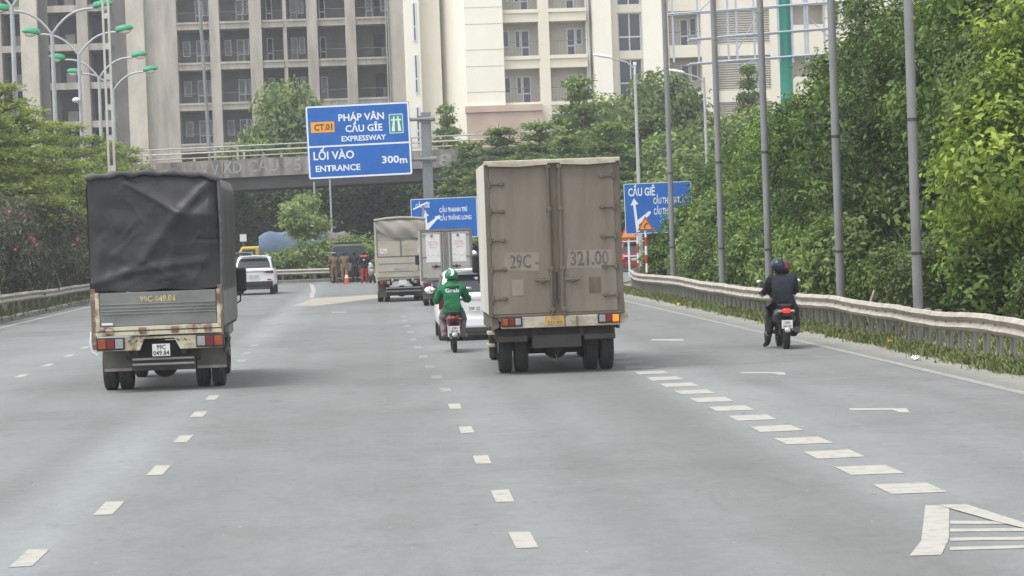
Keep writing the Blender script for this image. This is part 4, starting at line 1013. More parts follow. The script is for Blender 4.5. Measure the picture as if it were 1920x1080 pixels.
# hedge and small tree on the far median
hm = shrub_me(91, 1.35, 2.2, 'leaf_hedge', 0.24, 4.5, 20, 0.4)
for i, (px, Y) in enumerate(((505, 151.5), (525, 152.5), (545, 151.5), (563, 152.5), (580, 151.5), (598, 152.3), (615, 151.6), (635, 153), (660, 153.5), (688, 154))):
    c = P(px, 500, Y); s = (1.0, 1.0, rnd.uniform(0.85, 1.1) * (0.72 if i < 4 else 1.0))
    shrub('pale green leafy bush in the hedge on the median behind the short rail', hm, c.x, Y, i * 1.1, s, 'hedge bushes on the median', 0.14)
mt = blob_crown('crown', [(0, 0, 3.5, 1.5, 1.3, 0.5), (-0.7, 0, 4.2, 0.9, 0.9, 0.4), (0.5, 0.2, 4.7, 0.8, 0.8, 0.4), (0.1, 0, 2.9, 1.1, 1.1, 0.4)], 6, 22, 0.24, 0.26, 0.5, 'leaf_hedge', 0.25)
c = P(570, 430, 153.4); tree('small_tree', 'small bushy light green tree rising from the median hedge', mt, trunk(4.4, 0.07, 0.1, 5, 0.9, 2).mesh('trunk', 'bark'), c.x, 153.4, 0.5, 0.93, None, 0.14)

# verge grass: thousands of blades, one mass
def blades(name, n, fx, fy, hmin, hmax, z0, label):
    x = fx(n); y = fy(n); k_ = (np.sin(y * 1.7 + 1.3 * np.sin(y * 0.61)) + np.sin(y * 4.3 + x * 3) * 0.7 + npr.normal(0, 0.7, n)) > -0.25; x = x[k_]; y = y[k_]; n = len(x); h = npr.uniform(hmin, hmax, n) * (0.6 + 0.5 * np.sin(y * 0.9 + np.sin(y * 2.3)) ** 2); a = npr.uniform(0, 6.28, n); ln = npr.uniform(0.2, 0.9, n) * h; wd = npr.uniform(0.008, 0.02, n)
    dx, dy = np.cos(a), np.sin(a); v = np.empty((n, 4, 3)); z = np.full(n, z0)
    v[:, 0] = np.stack([x - dy * wd, y + dx * wd, z], 1); v[:, 1] = np.stack([x + dy * wd, y - dx * wd, z], 1)
    v[:, 2] = np.stack([x + dx * ln + dy * wd * 1.3, y + dy * ln - dx * wd * 1.3, z + h * 0.75], 1); v[:, 3] = np.stack([x + dx * ln * 1.4, y + dy * ln * 1.4, z + h], 1)
    me = bpy.data.meshes.new(name); me.vertices.add(n * 4); me.vertices.foreach_set('co', v.ravel()); me.loops.add(n * 4); me.loops.foreach_set('vertex_index', np.arange(n * 4, dtype=np.int32))
    me.polygons.add(n); me.polygons.foreach_set('loop_start', np.arange(0, n * 4, 4, dtype=np.int32)); me.update(calc_edges=True)
    at_ = me.attributes.new('shade', 'FLOAT', 'FACE'); at_.data.foreach_set('value', npr.uniform(0, 1, n).astype(np.float32)); me.materials.append(MATS['grass_blade'])
    return tag(link(name, me), label, 'grass', kind='stuff')
def vx(n):
    return 9.42 + npr.normal(0, 0.20, n)
def vy(n): return 26 + 78 * npr.uniform(0, 1, n) ** 1.3
blades('verge_grass', 60000, vx, vy, 0.05, 0.17, -0.01, 'ragged green weeds and grass along the foot of the guard rail')
blades('verge_grass', 30000, lambda n: npr.uniform(10.0, 13.5, n), vy, 0.1, 0.35, -0.01, 'rank grass growing under the shrubs of the bank')
blades('verge_grass', 22000, lambda n: -12.9 + npr.normal(0, 0.45, n), lambda n: npr.uniform(60, 148, n), 0.1, 0.35, 0.10, 'dull grass behind the kerb under the pink flowering shrubs')
# litter
for (px, py, cl, nm, lb) in ((1667, 646, 'sign_orange', 'plastic_bag', 'crumpled orange plastic bag lying in the verge grass'), (1718, 676, 'lamp_white', 'paper_scrap', 'small pale scrap of paper at the edge of the verge'), (1273, 573, 'sign_orange', 'plastic_bag', 'tiny orange wrapper lying in the far verge grass')):
    g = G(px, py); m = MB(); m.ell((0, 0, 0.03), (0.075, 0.06, 0.045), 9, 6)
    m.v = [(x + rnd.uniform(-.025, .025), y_ + rnd.uniform(-.025, .025), max(0.0, z_ + rnd.uniform(-.02, .02))) for (x, y_, z_) in m.v]
    tag(m.build(nm, cl, None, (g.x, g.y, 0.0)), lb, 'litter')

# ------------------------------------------------------------------ vehicles: shared pieces
pm('tarp_dark', (0.029, 0.029, 0.030), 0.5, dark=(0.018, 0.018, 0.019), scale=2.0, fine=0.18, bump=0.25, bscale=30)
pm('tarp_edge', (0.115, 0.112, 0.105), 0.8, dark=(0.05, 0.05, 0.05), scale=5, fine=0.2)
pm('tarp_beige', (0.34, 0.315, 0.275), 0.8, dark=(0.25, 0.23, 0.20), scale=2, fine=0.15)
pm('tarp_blue', (0.105, 0.150, 0.225), 0.75, dark=(0.075, 0.11, 0.175), scale=1, fine=0.1)
pm('tarp_brown', (0.19, 0.165, 0.155), 0.8, var=0.25, scale=1)
pm('gate_grey', (0.205, 0.215, 0.200), 0.6, dark=(0.120, 0.126, 0.118), scale=1.6, stretch=(0.6, 1, 2.2), fine=0.12)
pm('cream_rust', (0.50, 0.45, 0.33), 0.65, dark=(0.13, 0.075, 0.05), scale=3.2, fine=0.15, lo=0.38, hi=0.52)
pm('rust', (0.16, 0.10, 0.075), 0.85, dark=(0.38, 0.33, 0.25), scale=5.5, lo=0.33, hi=0.47, fine=0.2)
pm('mudflap', (0.060, 0.057, 0.052), 0.85, dark=(0.115, 0.108, 0.095), scale=3, fine=0.15)
pm('mudflap_pale', (0.33, 0.305, 0.26), 0.85, dark=(0.20, 0.18, 0.155), scale=4, fine=0.15)
pm('cone_orange', (0.55, 0.09, 0.02), 0.6, var=0.15)
pm('stencil_yellow', (0.50, 0.41, 0.17), 0.7, dark=(0.24, 0.22, 0.14), scale=12, lo=0.35, hi=0.6)
pm('dusty_brown', (0.190, 0.165, 0.130), 0.85, dark=(0.130, 0.111, 0.086), scale=1.8, stretch=(1.8, 1, 0.25), fine=0.10, lo=0.3, hi=0.7)
pm('dusty_patch', (0.250, 0.213, 0.163), 0.85, dark=(0.188, 0.162, 0.126), scale=2.2, stretch=(0.8, 1, 1.2), fine=0.12)
pm('dusty_frame', (0.150, 0.122, 0.094), 0.8, dark=(0.085, 0.070, 0.056), scale=3, stretch=(1, 1, 0.4), fine=0.12)
pm('dusty_steel', (0.085, 0.073, 0.060), 0.7, metal=0.2, dark=(0.15, 0.125, 0.10), scale=4, lo=0.3, hi=0.75)
pm('box_side', (0.62, 0.59, 0.52), 0.7, dark=(0.46, 0.42, 0.35), scale=0.8, stretch=(1, 1, 0.5), fine=0.06)
pm('bumper_dirty', (0.44, 0.40, 0.32), 0.75, dark=(0.22, 0.185, 0.14), scale=3.5, stretch=(0.7, 1, 1.5), fine=0.15, lo=0.35, hi=0.6)
pm('stencil_grey', (0.070, 0.070, 0.074), 0.8, dark=(0.15, 0.135, 0.12), scale=9, lo=0.33, hi=0.58)
pm('plate_orange', (0.52, 0.30, 0.07), 0.7, dark=(0.33, 0.21, 0.09), scale=9, lo=0.35, hi=0.6)
pm('box_grey', (0.40, 0.385, 0.355), 0.7, dark=(0.30, 0.285, 0.26), scale=1.5, stretch=(1, 1, 0.4), fine=0.08)
pm('frame_grey', (0.19, 0.185, 0.18), 0.7, var=0.3, scale=2)
pm('poster', (0.66, 0.65, 0.63), 0.6, var=0.12, scale=5)
pm('print_red', (0.52, 0.10, 0.09), 0.6, dark=(0.62, 0.45, 0.43), scale=14, lo=0.4, hi=0.6)
pm('print_grey', (0.33, 0.34, 0.36), 0.6, dark=(0.55, 0.55, 0.55), scale=14, lo=0.4, hi=0.6)
pm('gate_beige', (0.43, 0.40, 0.335), 0.7, dark=(0.32, 0.295, 0.245), scale=2, stretch=(0.7, 1, 2), fine=0.1)
pm('print_blue', (0.26, 0.27, 0.36), 0.7, dark=(0.36, 0.345, 0.33), scale=10, lo=0.35, hi=0.6)
pm('car_white', (0.74, 0.75, 0.75), 0.22, var=0.05, scale=2, spec=0.5)
pm('car_red', (0.20, 0.020, 0.020), 0.25, var=0.1, spec=0.5)
pm('cab_yellow', (0.62, 0.40, 0.03), 0.45, var=0.15, scale=2)
pm('cab_cream', (0.50, 0.48, 0.42), 0.45, var=0.15, scale=2)
pm('cab_grey', (0.22, 0.24, 0.25), 0.5, var=0.15, scale=2)
pm('van_dark', (0.045, 0.060, 0.055), 0.4, var=0.2, scale=2)

wheel_cache = {}
def wheel(root, x, y, r, wd, out=1):
    k = (round(r, 3), round(wd, 3), out)
    if k not in wheel_cache:
        t = MB(); rings = []; prof = [(-.5, .62), (-.5, .90), (-.42, .975), (-.30, 1.0), (-.27, .985), (-.24, 1.0), (-.03, 1.0), (0, .985), (.03, 1.0), (.24, 1.0), (.27, .985), (.30, 1.0), (.42, .975), (.5, .90), (.5, .62)]
        n = 36
        for i in range(n):
            a = 6.28318 * i / n; rings.append([(u * wd, r * q * math.cos(a), r * q * math.sin(a)) for u, q in prof])
        vs = [p for rr in rings for p in rr]; m_ = len(prof)
        t.add(vs, [(i * m_ + j, i * m_ + j + 1, ((i + 1) % n) * m_ + j + 1, ((i + 1) % n) * m_ + j) for i in range(n) for j in range(m_ - 1)], 0, True)
        rm = MB(); rm.cyl((-wd * 0.3, 0, 0), (wd * 0.3, 0, 0), r * 0.63, n=24); rm.cyl((wd * 0.3 * out, 0, 0), (wd * 0.5 * out, 0, 0), r * 0.28, r * 0.2, 16)
        for b in range(6):
            a = b * 1.0472; rm.cyl((wd * 0.3 * out, r * 0.42 * math.cos(a), r * 0.42 * math.sin(a)), (wd * 0.38 * out, r * 0.42 * math.cos(a), r * 0.42 * math.sin(a)), r * 0.05, n=6)
        wheel_cache[k] = (t.mesh('wheel', 'rubber'), rm.mesh('rim', 'rim_metal'))
    a, b = wheel_cache[k]; o = link('wheel', a, root, (x, y, r)); link('rim', b, o); return o

def chassis(root, xw, yaxle, r, wd, L, wtrack, cabmat, cab_y, cab_w, cab_h, sideglass=True, zf=0.78):
    """frame, axles, dual rear wheels and a cab-over cab; y grows towards the front"""
    for s in (-1, 1):
        MB().box((s * 0.38, L / 2, zf - 0.10), (0.07, L - 0.3, 0.19)).build('frame_rail', 'chassis', root)
        wheel(root, s * (xw - wd / 2), yaxle, r, wd, s); wheel(root, s * (xw - wd * 1.5 - 0.045), yaxle, r, wd, -s)
        wheel(root, s * (cab_w / 2 - 0.14), cab_y + 0.75, r, wd, s)
        MB().tube([(s * 0.52, yaxle - 0.62, r + 0.14), (s * 0.52, yaxle, r + 0.03), (s * 0.52, yaxle + 0.62, r + 0.14)], 0.045, 6).build('leaf_spring', 'chassis', root)
    m = MB(); m.cyl((-xw + 0.1, yaxle, r), (xw - 0.1, yaxle, r), 0.075, n=12); m.ell((0, yaxle, r - 0.02), (0.21, 0.20, 0.20), 16, 10); m.cyl((-0.35, yaxle, r), (0.35, yaxle, r), 0.11, 0.11, 12); m.build('rear_axle', 'chassis', root)
    MB().cyl((-cab_w / 2 + 0.2, cab_y + 0.75, r), (cab_w / 2 - 0.2, cab_y + 0.75, r), 0.06, n=10).build('front_axle', 'chassis', root)
    MB().cyl((0.62, yaxle + 1.1, zf - 0.28), (0.62, yaxle + 2.0, zf - 0.28), 0.2, n=16).build('fuel_tank', 'chassis', root)
    w2 = cab_w / 2; z0 = zf - 0.12; zt = cab_h; yb, yf = cab_y, cab_y + 1.65
    rings = []
    for (x, ins) in ((-w2, 0.06), (-w2 + 0.06, 0.0), (w2 - 0.06, 0.0), (w2, 0.06)):
        rings.append([(x, yb + ins, z0 + ins), (x, yf - ins, z0 + ins), (x, yf - ins, z0 + 0.62), (x, yf - 0.14 - ins, z0 + 0.78), (x, yf - 0.42 - ins, zt - 0.06 - ins), (x, yf - 0.52, zt - ins), (x, yb + ins, zt - ins)])
    cb = MB().loft(rings, smooth=False).build('cab', cabmat, root)
    for s in (-1, 1):
        xs = s * (w2 + 0.004)
        MB().prism([(yb + 0.35, z0 + 0.72), (yf - 0.30, z0 + 0.72), (yf - 0.52, zt - 0.17), (yb + 0.35, zt - 0.17)], 'x', xs - 0.004, xs + 0.004).build('side_window', 'glass_dark', cb)
    MB().box((0, yb - 0.004, zt - 0.42), (cab_w * 0.62, 0.012, 0.42)).build('rear_window', 'glass_dark', cb)
    v = [(-w2 + 0.12, yf - 0.15, z0 + 0.80), (w2 - 0.12, yf - 0.15, z0 + 0.80), (w2 - 0.14, yf - 0.405, zt - 0.10), (-w2 + 0.14, yf - 0.405, zt - 0.10)]
    MB().add([(p[0], p[1] + 0.012, p[2]) for p in v] + v, [(0, 1, 2, 3), (7, 6, 5, 4)]).build('windscreen', 'glass_dark', cb)
    return cb

def mirror(parent, x, y, z, s, h=0.34, w_=0.17):
    m = MB(); m.box((x, y, z), (w_, 0.09, h), 0.04); m.tube([(x - s * 0.02, y, z - h / 2 + 0.02), (x - s * 0.03, y + 0.05, z - h / 2 - 0.16), (x - s * 0.28, y + 0.25, z - h / 2 - 0.30)], 0.014, 6)
    m.tube([(x, y, z + h / 2 - 0.02), (x - s * 0.25, y + 0.2, z + h / 2 + 0.02)], 0.014, 6); return m.build('mirror', 'black_plastic', parent)

def lamp_cluster(root, x0, x1, z0, z1, y, mats_):
    n = len(mats_); wd = (x1 - x0) / n; h = MB().box(((x0 + x1) / 2, y, (z0 + z1) / 2), (x1 - x0 + 0.03, 0.05, z1 - z0 + 0.03), 0.008).build('tail_light', 'black_plastic', root)
    for i, mm in enumerate(mats_): MB().box((x0 + wd * (i + 0.5), y - 0.032, (z0 + z1) / 2), (wd - 0.012, 0.03, z1 - z0 - 0.01), 0.008).build('lens', mm, h)

class Frame:
    """turns photo pixels on a vehicle's rear plane into its local x, z"""
    def __init__(s, cx, cy_ground, yoff):
        g = G(cx, cy_ground); s.Y = g.y - yoff; s.X = P(cx, cy_ground, s.Y).x; s.cx = cx; s.k = s.Y / F
        s.z0 = 0.0
    def x(s, px, py=None):
        return P(px, py if py else 600, s.Y).x - s.X
    def z(s, px, py): return P(px, py, s.Y).z
    def zz(s, py): return P(s.cx, py, s.Y).z

# ------------------------------------------------------------------ truck with the dark tarpaulin
fa = Frame(303, 727, 1.15)
Xc = P(294, 560, fa.Y).x
tA = thing('tarp_truck', 'old cream flatbed truck covered with a dark grey tarpaulin, rusty tailgate frame', 'truck', (Xc, fa.Y, 0))
kA = 1 / fa.k
def xa_(px): return (px - 294) * fa.k
zA = fa.zz
W2 = 122.0 * fa.k
ztop = zA(331) + 0.0; zbot = zA(543)
chassis(tA, 115 * fa.k, 1.15, 0.39, 0.205, 5.9, 0, 'cab_grey', 4.35, 1.72, 2.12)
mirror(tA, W2 + 0.07, 4.75, zA(543) + 0.05, 1, 0.42, 0.18); mirror(tA, -W2 + 0.02, 4.75, zA(543) + 0.05, -1, 0.40, 0.17)
# rear flap of the tarpaulin
def seg(u, v, a, b, s):
    ax, ay = a; bx_, by = b; dx, dy = bx_ - ax, by - ay; t = max(0, min(1, ((u - ax) * dx + (v - ay) * dy) / (dx * dx + dy * dy)))
    d2 = (u - ax - t * dx) ** 2 + (v - ay - t * dy) ** 2; return math.exp(-d2 / (2 * s * s))
NU, NV = 72, 72; vs = []
wq = random.Random(12); WR = []
for _ in range(34):
    a_ = (wq.random(), wq.random()); an = wq.choice((0.9, 2.2, 1.4, 1.9, 0.3)) + wq.uniform(-.3, .3); ln_ = wq.uniform(.08, .3)
    WR.append((a_, (a_[0] + ln_ * math.cos(an), a_[1] + ln_ * math.sin(an)), wq.uniform(.008, .02), wq.choice((-1, 1)) * wq.uniform(.004, .012)))
for j in range(NV + 1):
    for i in range(NU + 1):
        u, v = i / NU, j / NV
        vr = 1.0 if u < .2 else (0.98 - (u - .2) / .5 * .32 if u < .70 else 0.66)
        H = 0.17 * max(0, min(1, (u - 0.2) / 0.45)) * (1 if u < .93 else (1 - u) / .07)
        h = H * (1 - (v - vr) / (1.001 - vr)) if v > vr else H * ((1 - (vr - v) / vr) ** 1.5)
        h += 0.035 * seg(u, v, (.70, .66), (.40, .26), .035) + 0.028 * seg(u, v, (.70, .66), (.30, .93), .02) + 0.020 * seg(u, v, (.68, .64), (.60, .05), .03)
        h += 0.04 * seg(u, v, (.72, .68), (.93, .95), .025) - 0.025 * seg(u, v, (.80, .70), (.97, .86), .03)
        h += 0.035 * seg(u, v, (.02, .07), (.28, .16), .03) + 0.03 * seg(u, v, (.28, .16), (.85, .24), .03) + 0.02 * seg(u, v, (.1, .45), (.05, .15), .03) + 0.015 * seg(u, v, (.25, .6), (.12, .35), .05)
        h += 0.012 * math.sin(9 * u + 3 * v + 2 * math.sin(5 * v)) + 0.008 * math.sin(23 * v + 4 * u) * math.sin(7 * u)
        for (wa, wb_, ws, wamp) in WR: h += wamp * seg(u, v, wa, wb_, ws)
        zz = zbot + (ztop - zbot) * v + (0.075 * (1 - (2 * u - 1) ** 2) - 0.05 * u) * v + (0.015 * math.sin(u * 14) if j == 0 else 0)
        vs.append((-W2 + 0.01 + (2 * W2 - 0.02) * u, -0.03 - h + 0.05 * v, zz))
fs = [(j * (NU + 1) + i, j * (NU + 1) + i + 1, (j + 1) * (NU + 1) + i + 1, (j + 1) * (NU + 1) + i) for j in range(NV) for i in range(NU)]
MB().add(vs, fs, 0, True).build('tarpaulin_flap', 'tarp_dark', tA)
# roof and sides of the tarpaulin
rings = []; NL = 34
for j in range(NL + 1):
    y = 0.0 + 4.25 * j / NL; ring = []; ph = (j % 7) / 7; hoop = 0.035 * math.cos(2 * math.pi * y / 0.85)
    for i in range(33):
        t = i / 32
        if t < .34: q = t / .34; p = (-W2 - 0.015 + 0.02 * math.sin(9 * q + y * 5) * q * (1 - q) + 0.012 * math.sin(y * 11 + q * 4), zbot - 0.05 + (ztop - zbot + 0.03) * q)
        elif t > .66: q = (1 - t) / .34; p = (W2 + 0.015 + 0.03 * math.sin(8 * q + y * 5.5) * q * (1 - q) - 0.012 * math.sin(y * 9 + q * 5), zbot - 0.05 + (ztop - 0.05 - zbot + 0.03) * q)
        else: q = (t - .34) / .32; p = (-W2 + 2 * W2 * q, ztop - 0.02 - 0.05 * q + (0.10 + hoop) * (1 - (2 * q - 1) ** 2) ** 0.6)
        ring.append((p[0], y, p[1]))
    rings.append(ring)
MB().loft(rings, closed=False, cap=False).build('tarpaulin', 'tarp_dark', tA)
# rolled edge along the top of the flap
pts = []
for i in range(25):
    u = i / 24; pts.append((-W2 - 0.01 + (2 * W2 + 0.02) * u, -0.03, ztop - 0.005 + 0.095 * (1 - (2 * u - 1) ** 2) ** 0.7 - 0.05 * u + 0.012 * math.sin(u * 31)))
MB().tube(pts, [0.045 + 0.012 * math.sin(i * 1.7) for i in range(25)], 8).build('tarpaulin_hem', 'tarp_edge', tA)
MB().tube([(W2 + 0.005, -0.02, ztop - 0.05), (W2 + 0.02, -0.03, (ztop + zbot) / 2), (W2, -0.02, zbot)], 0.03, 7).build('tarpaulin_hem', 'tarp_edge', tA)
# load bed, tailgate
MB().box((0, 2.15, zA(615)), (2 * W2 - 0.02, 4.2, 0.10), 0.01).build('bed_floor', 'chassis', tA)
for s in (-1, 1):
    MB().box((s * (W2 - 0.01), 2.15, (zbot + zA(615)) / 2), (0.04, 4.2, zbot - zA(615)), 0.008).build('side_gate', 'gate_grey', tA)
    MB().box((s * (W2 - 0.035), -0.02, (zbot + zA(650)) / 2 + 0.02), (0.075, 0.07, zbot - zA(650) + 0.06), 0.01).build('corner_post', 'rust', tA)
gx0, gx1 = xa_(188), xa_(404)
gz0, gz1 = zA(609), zA(546)
tg = MB().box(((gx0 + gx1) / 2, -0.03, (gz0 + gz1) / 2), (gx1 - gx0, 0.04, gz1 - gz0), 0.008).build('tailgate', 'gate_grey', tA)
for py in (568, 574.5, 580.5, 586):
    m = MB(); m.box(((gx0 + gx1) / 2, -0.055, zA(py)), (gx1 - gx0 - 0.02, 0.014, 0.018), 0.004); m.build('rib', 'gate_grey', tg)
for i in range(9): MB().box((gx0 + 0.15 + i * 0.19, -0.052, zA(575.5)), (0.022, 0.012, 0.022)).build('rivet', 'rust', tg)
text('lettering', '99C-049.84', 'stencil_yellow', tg, xa_(296), zA(559), -0.056, 66 * fa.k, 11 * fa.k, 0.02)
MB().box((xa_(201), -0.053, zA(604)), (0.17, 0.006, 0.035)).build('sticker', 'lamp_white', tg)
for (a, b) in ((180, 187.5), (405, 412)): MB().box((xa_((a + b) / 2), -0.035, (gz0 + gz1) / 2), ((b - a) * fa.k, 0.05, gz1 - gz0 + 0.02), 0.006).build('tailgate_frame', 'cream_rust', tA)
MB().box((xa_(296), -0.04, zA(613.5)), (232 * fa.k, 0.06, 7.5 * fa.k), 0.006).build('tailgate_frame', 'cream_rust', tA)
MB().box((xa_(296), 0.0, zA(623)), (234 * fa.k, 0.12, 8 * fa.k), 0.008).build('crossmember', 'cream_rust', tA)
for px in (205, 266, 326, 387):
    m = MB(); m.box((xa_(px), -0.075, zA(618)), (0.11, 0.03, 0.10), 0.01); m.cyl((xa_(px) - 0.06, -0.085, zA(616)), (xa_(px) + 0.06, -0.085, zA(616)), 0.022, n=8); m.build('hinge', 'rust', tA)
# light bar with a trapezoid cut-out
pts = [(179, 630), (413, 630), (413, 655), (334, 655), (324, 634), (268, 634), (259, 655), (179, 655)]
MB().prism([(xa_(a), zA(b)) for a, b in pts], 'y', -0.02, 0.03).build('light_bar', 'cream_rust', tA)
lamp_cluster(tA, xa_(182), xa_(230), zA(651), zA(632), -0.05, ['lamp_orange', 'lamp_red', 'lamp_clear'])
lamp_cluster(tA, xa_(366), xa_(414), zA(651), zA(632), -0.05, ['lamp_clear', 'lamp_red', 'lamp_orange'])
for px in (236, 243, 250, 257, 334, 341, 348, 355):
    s = 1 if px < 300 else -1
    MB().prism([(xa_(px), zA(640)), (xa_(px) + s * 0.025, zA(640)), (xa_(px) + s * 0.06, zA(635.5)), (xa_(px) + s * 0.035, zA(635.5))], 'y', -0.026, -0.021).build('chevron', 'sign_black' if (px // 7) % 2 else 'stencil_yellow', tA)
pl_ = MB().box((xa_(298.5), 0.0, zA(656)), (33 * fa.k, 0.012, 23 * fa.k), 0.004).build('number_plate', 'plate_white', tA)
text('lettering', '99C', 'sign_black', pl_, xa_(298.5), zA(650.5), -0.009, 17 * fa.k, 8.5 * fa.k, 0.02); text('lettering', '049.84', 'sign_black', pl_, xa_(298.5), zA(661.5), -0.009, 30 * fa.k, 8.5 * fa.k, 0.02)
for (a, b) in ((185, 241), (360, 416)):
    f = MB().box((xa_((a + b) / 2), 0.55, zA(676) + 0.02), ((b - a) * fa.k, 0.015, 34 * fa.k)).build('mud_flap', 'mudflap', tA)
    MB().box((xa_((a + b) / 2), 0.553, zA(691) + 0.02), ((b - a) * fa.k - 0.006, 0.018, 15 * fa.k)).build('mud_flap_edge', 'mudflap_pale', f)
MB().box((xa_(300), 0.3, zA(686)), (1.0, 0.06, 0.16), 0.01).build('underrun_bar', 'chassis', tA)
for py in (673, 683): MB().cyl((xa_(243), 0.15, zA(py)), (xa_(358), 0.15, zA(py)), 0.02, n=8).build('underrun_tube', 'pipe_grey', tA)
MB().box((xa_(300), 0.7, zA(660)), (1.15, 0.5, 0.30), 0.02).build('spare_carrier', 'chassis', tA)
MB().tube([(W2 + 0.02, 0.4, zA(630)), (W2 + 0.05, 0.45, zA(640)), (W2 + 0.02, 0.5, zA(652)), (W2 - 0.01, 0.5, zA(665))], 0.035, 6).build('rope', 'tarp_edge', tA)
MB().tube([(-W2 - 0.01, -0.06, zA(618)), (-W2 - 0.03, -0.07, zA(636)), (-W2 - 0.0, -0.07, zA(655)), (-W2 + 0.08, -0.06, zA(661))], 0.014, 5).build('rope', 'lamp_white', tA)

# ------------------------------------------------------------------ dusty box truck
fb = Frame(1032, 695, 1.05)
Xb = P(1037, 560, fb.Y).x
tB = thing('box_truck', 'dusty brown box truck with twin rear doors and right indicator lit', 'truck', (Xb + 0.07, fb.Y, 0), -0.005)
def xb_(px): return (px - 1037) * fb.k
zB = fb.zz
LB_ = 4.7; hw = 125 * fb.k; zt_ = zB(307); zb_ = zB(588)
chassis(tB, 110 * fb.k, 1.05, 0.42, 0.215, 6.6, 0, 'cab_cream', 4.95, 1.86, 2.3)
for s in (-1, 1): mirror(tB, s * (hw + 0.02), 5.5, 1.75, s)
MB().box((0, LB_ / 2, (zt_ + zb_) / 2 + 0.02), (2 * hw, LB_, zt_ - zb_ + 0.10), 0.015).build('cargo_box', 'box_side', tB)
for (a, b) in ((912, 1025), (1050, 1161)):
    pass
d0 = (xb_(916), xb_(1030)); d1 = (xb_(1044), xb_(1150))
for di, (a, b) in enumerate((d0, d1)):
    dr = MB().box(((a + b) / 2, -0.022, (zt_ + zb_) / 2), (b - a, 0.045, zt_ - zb_ - 0.02), 0.012).build('rear_door', 'dusty_brown', tB)
    for py in ((342, 393, 448, 502, 557) if di == 0 else (333, 391, 446, 502, 556)):
        hx = a + 0.02 if di == 0 else b - 0.02; s = 1 if di == 0 else -1
        m = MB(); m.box((hx + s * 0.10, -0.055, zB(py)), (0.24, 0.02, 0.035), 0.006); m.cyl((hx - s * 0.02, -0.055, zB(py) - 0.05), (hx - s * 0.02, -0.055, zB(py) + 0.05), 0.022, n=8); m.box((hx + s * 0.17, -0.06, zB(py)), (0.05, 0.03, 0.065), 0.008); m.build('hinge', 'dusty_steel', dr)
    bx0 = xb_(1026) if di == 0 else xb_(1048)
    m = MB(); m.cyl((bx0, -0.075, zb_ - 0.03), (bx0, -0.075, zt_ + 0.02), 0.018, n=8); m.build('lock_bar', 'dusty_frame', dr)
    for py in (312, 392, 503, 580): MB().box((bx0, -0.068, zB(py)), (0.085, 0.05, 0.06), 0.008).build('bar_guide', 'dusty_steel', dr)
    hx = xb_(1010) if di == 0 else xb_(1066)
    m = MB(); m.box((hx, -0.075, zB(525)), (0.24, 0.025, 0.035), 0.008); m.box((hx + (0.0), -0.06, zB(525)), (0.07, 0.05, 0.09), 0.01); m.build('door_handle', 'dusty_steel', dr)
    (px0, px1) = (952, 974) if di == 0 else (1097, 1119)
    MB().box((xb_((px0 + px1) / 2), -0.046, zB(537)), ((px1 - px0) * fb.k, 0.006, 30 * fb.k)).build('patch_plate', 'dusty_frame' if di else 'dusty_patch', dr)
    (px0, px1) = (938, 1003) if di == 0 else (1056, 1142)
    MB().add([(xb_(px0), -0.0462, zB(503)), (xb_(px1), -0.0462, zB(507)), (xb_(px1 + 2), -0.0462, zB(472)), (xb_(px0 + 4), -0.0462, zB(470))], [(0, 1, 2, 3)]).build('wiped_patch', 'dusty_patch', dr)
    if di == 0: text('lettering', '29C -', 'stencil_grey', dr, xb_(977), zB(488), -0.048, 54 * fb.k, 25 * fb.k, 0.02)
    else: text('lettering', '321.00', 'stencil_grey', dr, xb_(1100), zB(486), -0.048, 72 * fb.k, 26 * fb.k, 0.02)
MB().box((xb_(1037), -0.012, (zt_ + zb_) / 2), (13 * fb.k, 0.03, zt_ - zb_ - 0.02)).build('door_seal', 'dusty_frame', tB)
MB().box((xb_(1037), -0.03, zB(540)), (3.5 * fb.k, 0.02, 60 * fb.k)).build('door_seal_gap', 'black_plastic', tB)
for (a, b, mm) in ((907, 916, 'dusty_frame'), (1150, 1162, 'dusty_frame')): MB().box((xb_((a + b) / 2), -0.015, (zt_ + zb_) / 2), ((b - a) * fb.k, 0.05, zt_ - zb_ + 0.06), 0.01).build('rear_frame', mm, tB)
MB().box((xb_(1035), -0.05, zB(302.5)), (256 * fb.k, 0.11, 8 * fb.k), 0.015).build('rain_gutter', 'bumper_dirty', tB)
for (pxm, wd_) in ((970, 112), (1102, 104)):
    m = MB(); pts = [(xb_(pxm - wd_ / 2), zB(303)), (xb_(pxm + wd_ / 2), zB(303)), (xb_(pxm + wd_ / 2), zB(308.5)), (xb_(pxm), zB(311)), (xb_(pxm - wd_ / 2), zB(308.5))]; m.prism(pts, 'y', -0.118, -0.108); m.build('gutter_strip', 'bumper_dirty', tB)
MB().box((xb_(1037), 0.0, zB(590)), (240 * fb.k, 0.10, 4 * fb.k), 0.008).build('sill', 'dusty_frame', tB)
MB().box((xb_(1040), -0.02, zB(603)), (222 * fb.k, 0.08, 21 * fb.k), 0.012).build('bumper', 'bumper_dirty', tB)
lamp_cluster(tB, xb_(931), xb_(967), zB(608), zB(594), -0.075, ['lamp_orange', 'lamp_red', 'lamp_clear'])
lamp_cluster(tB, xb_(1113), xb_(1151), zB(607), zB(593), -0.075, ['lamp_clear', 'lamp_red', 'lit_orange'])
op = MB().box((xb_(1030), -0.066, zB(601)), (36 * fb.k, 0.012, 18 * fb.k), 0.003).build('number_plate', 'plate_orange', tB)
text('lettering', '29C', 'dusty_patch', op, xb_(1030), zB(597), -0.074, 16 * fb.k, 6.5 * fb.k, 0.02); text('lettering', '321.00', 'dusty_steel', op, xb_(1030), zB(605), -0.074, 28 * fb.k, 6.5 * fb.k, 0.01)
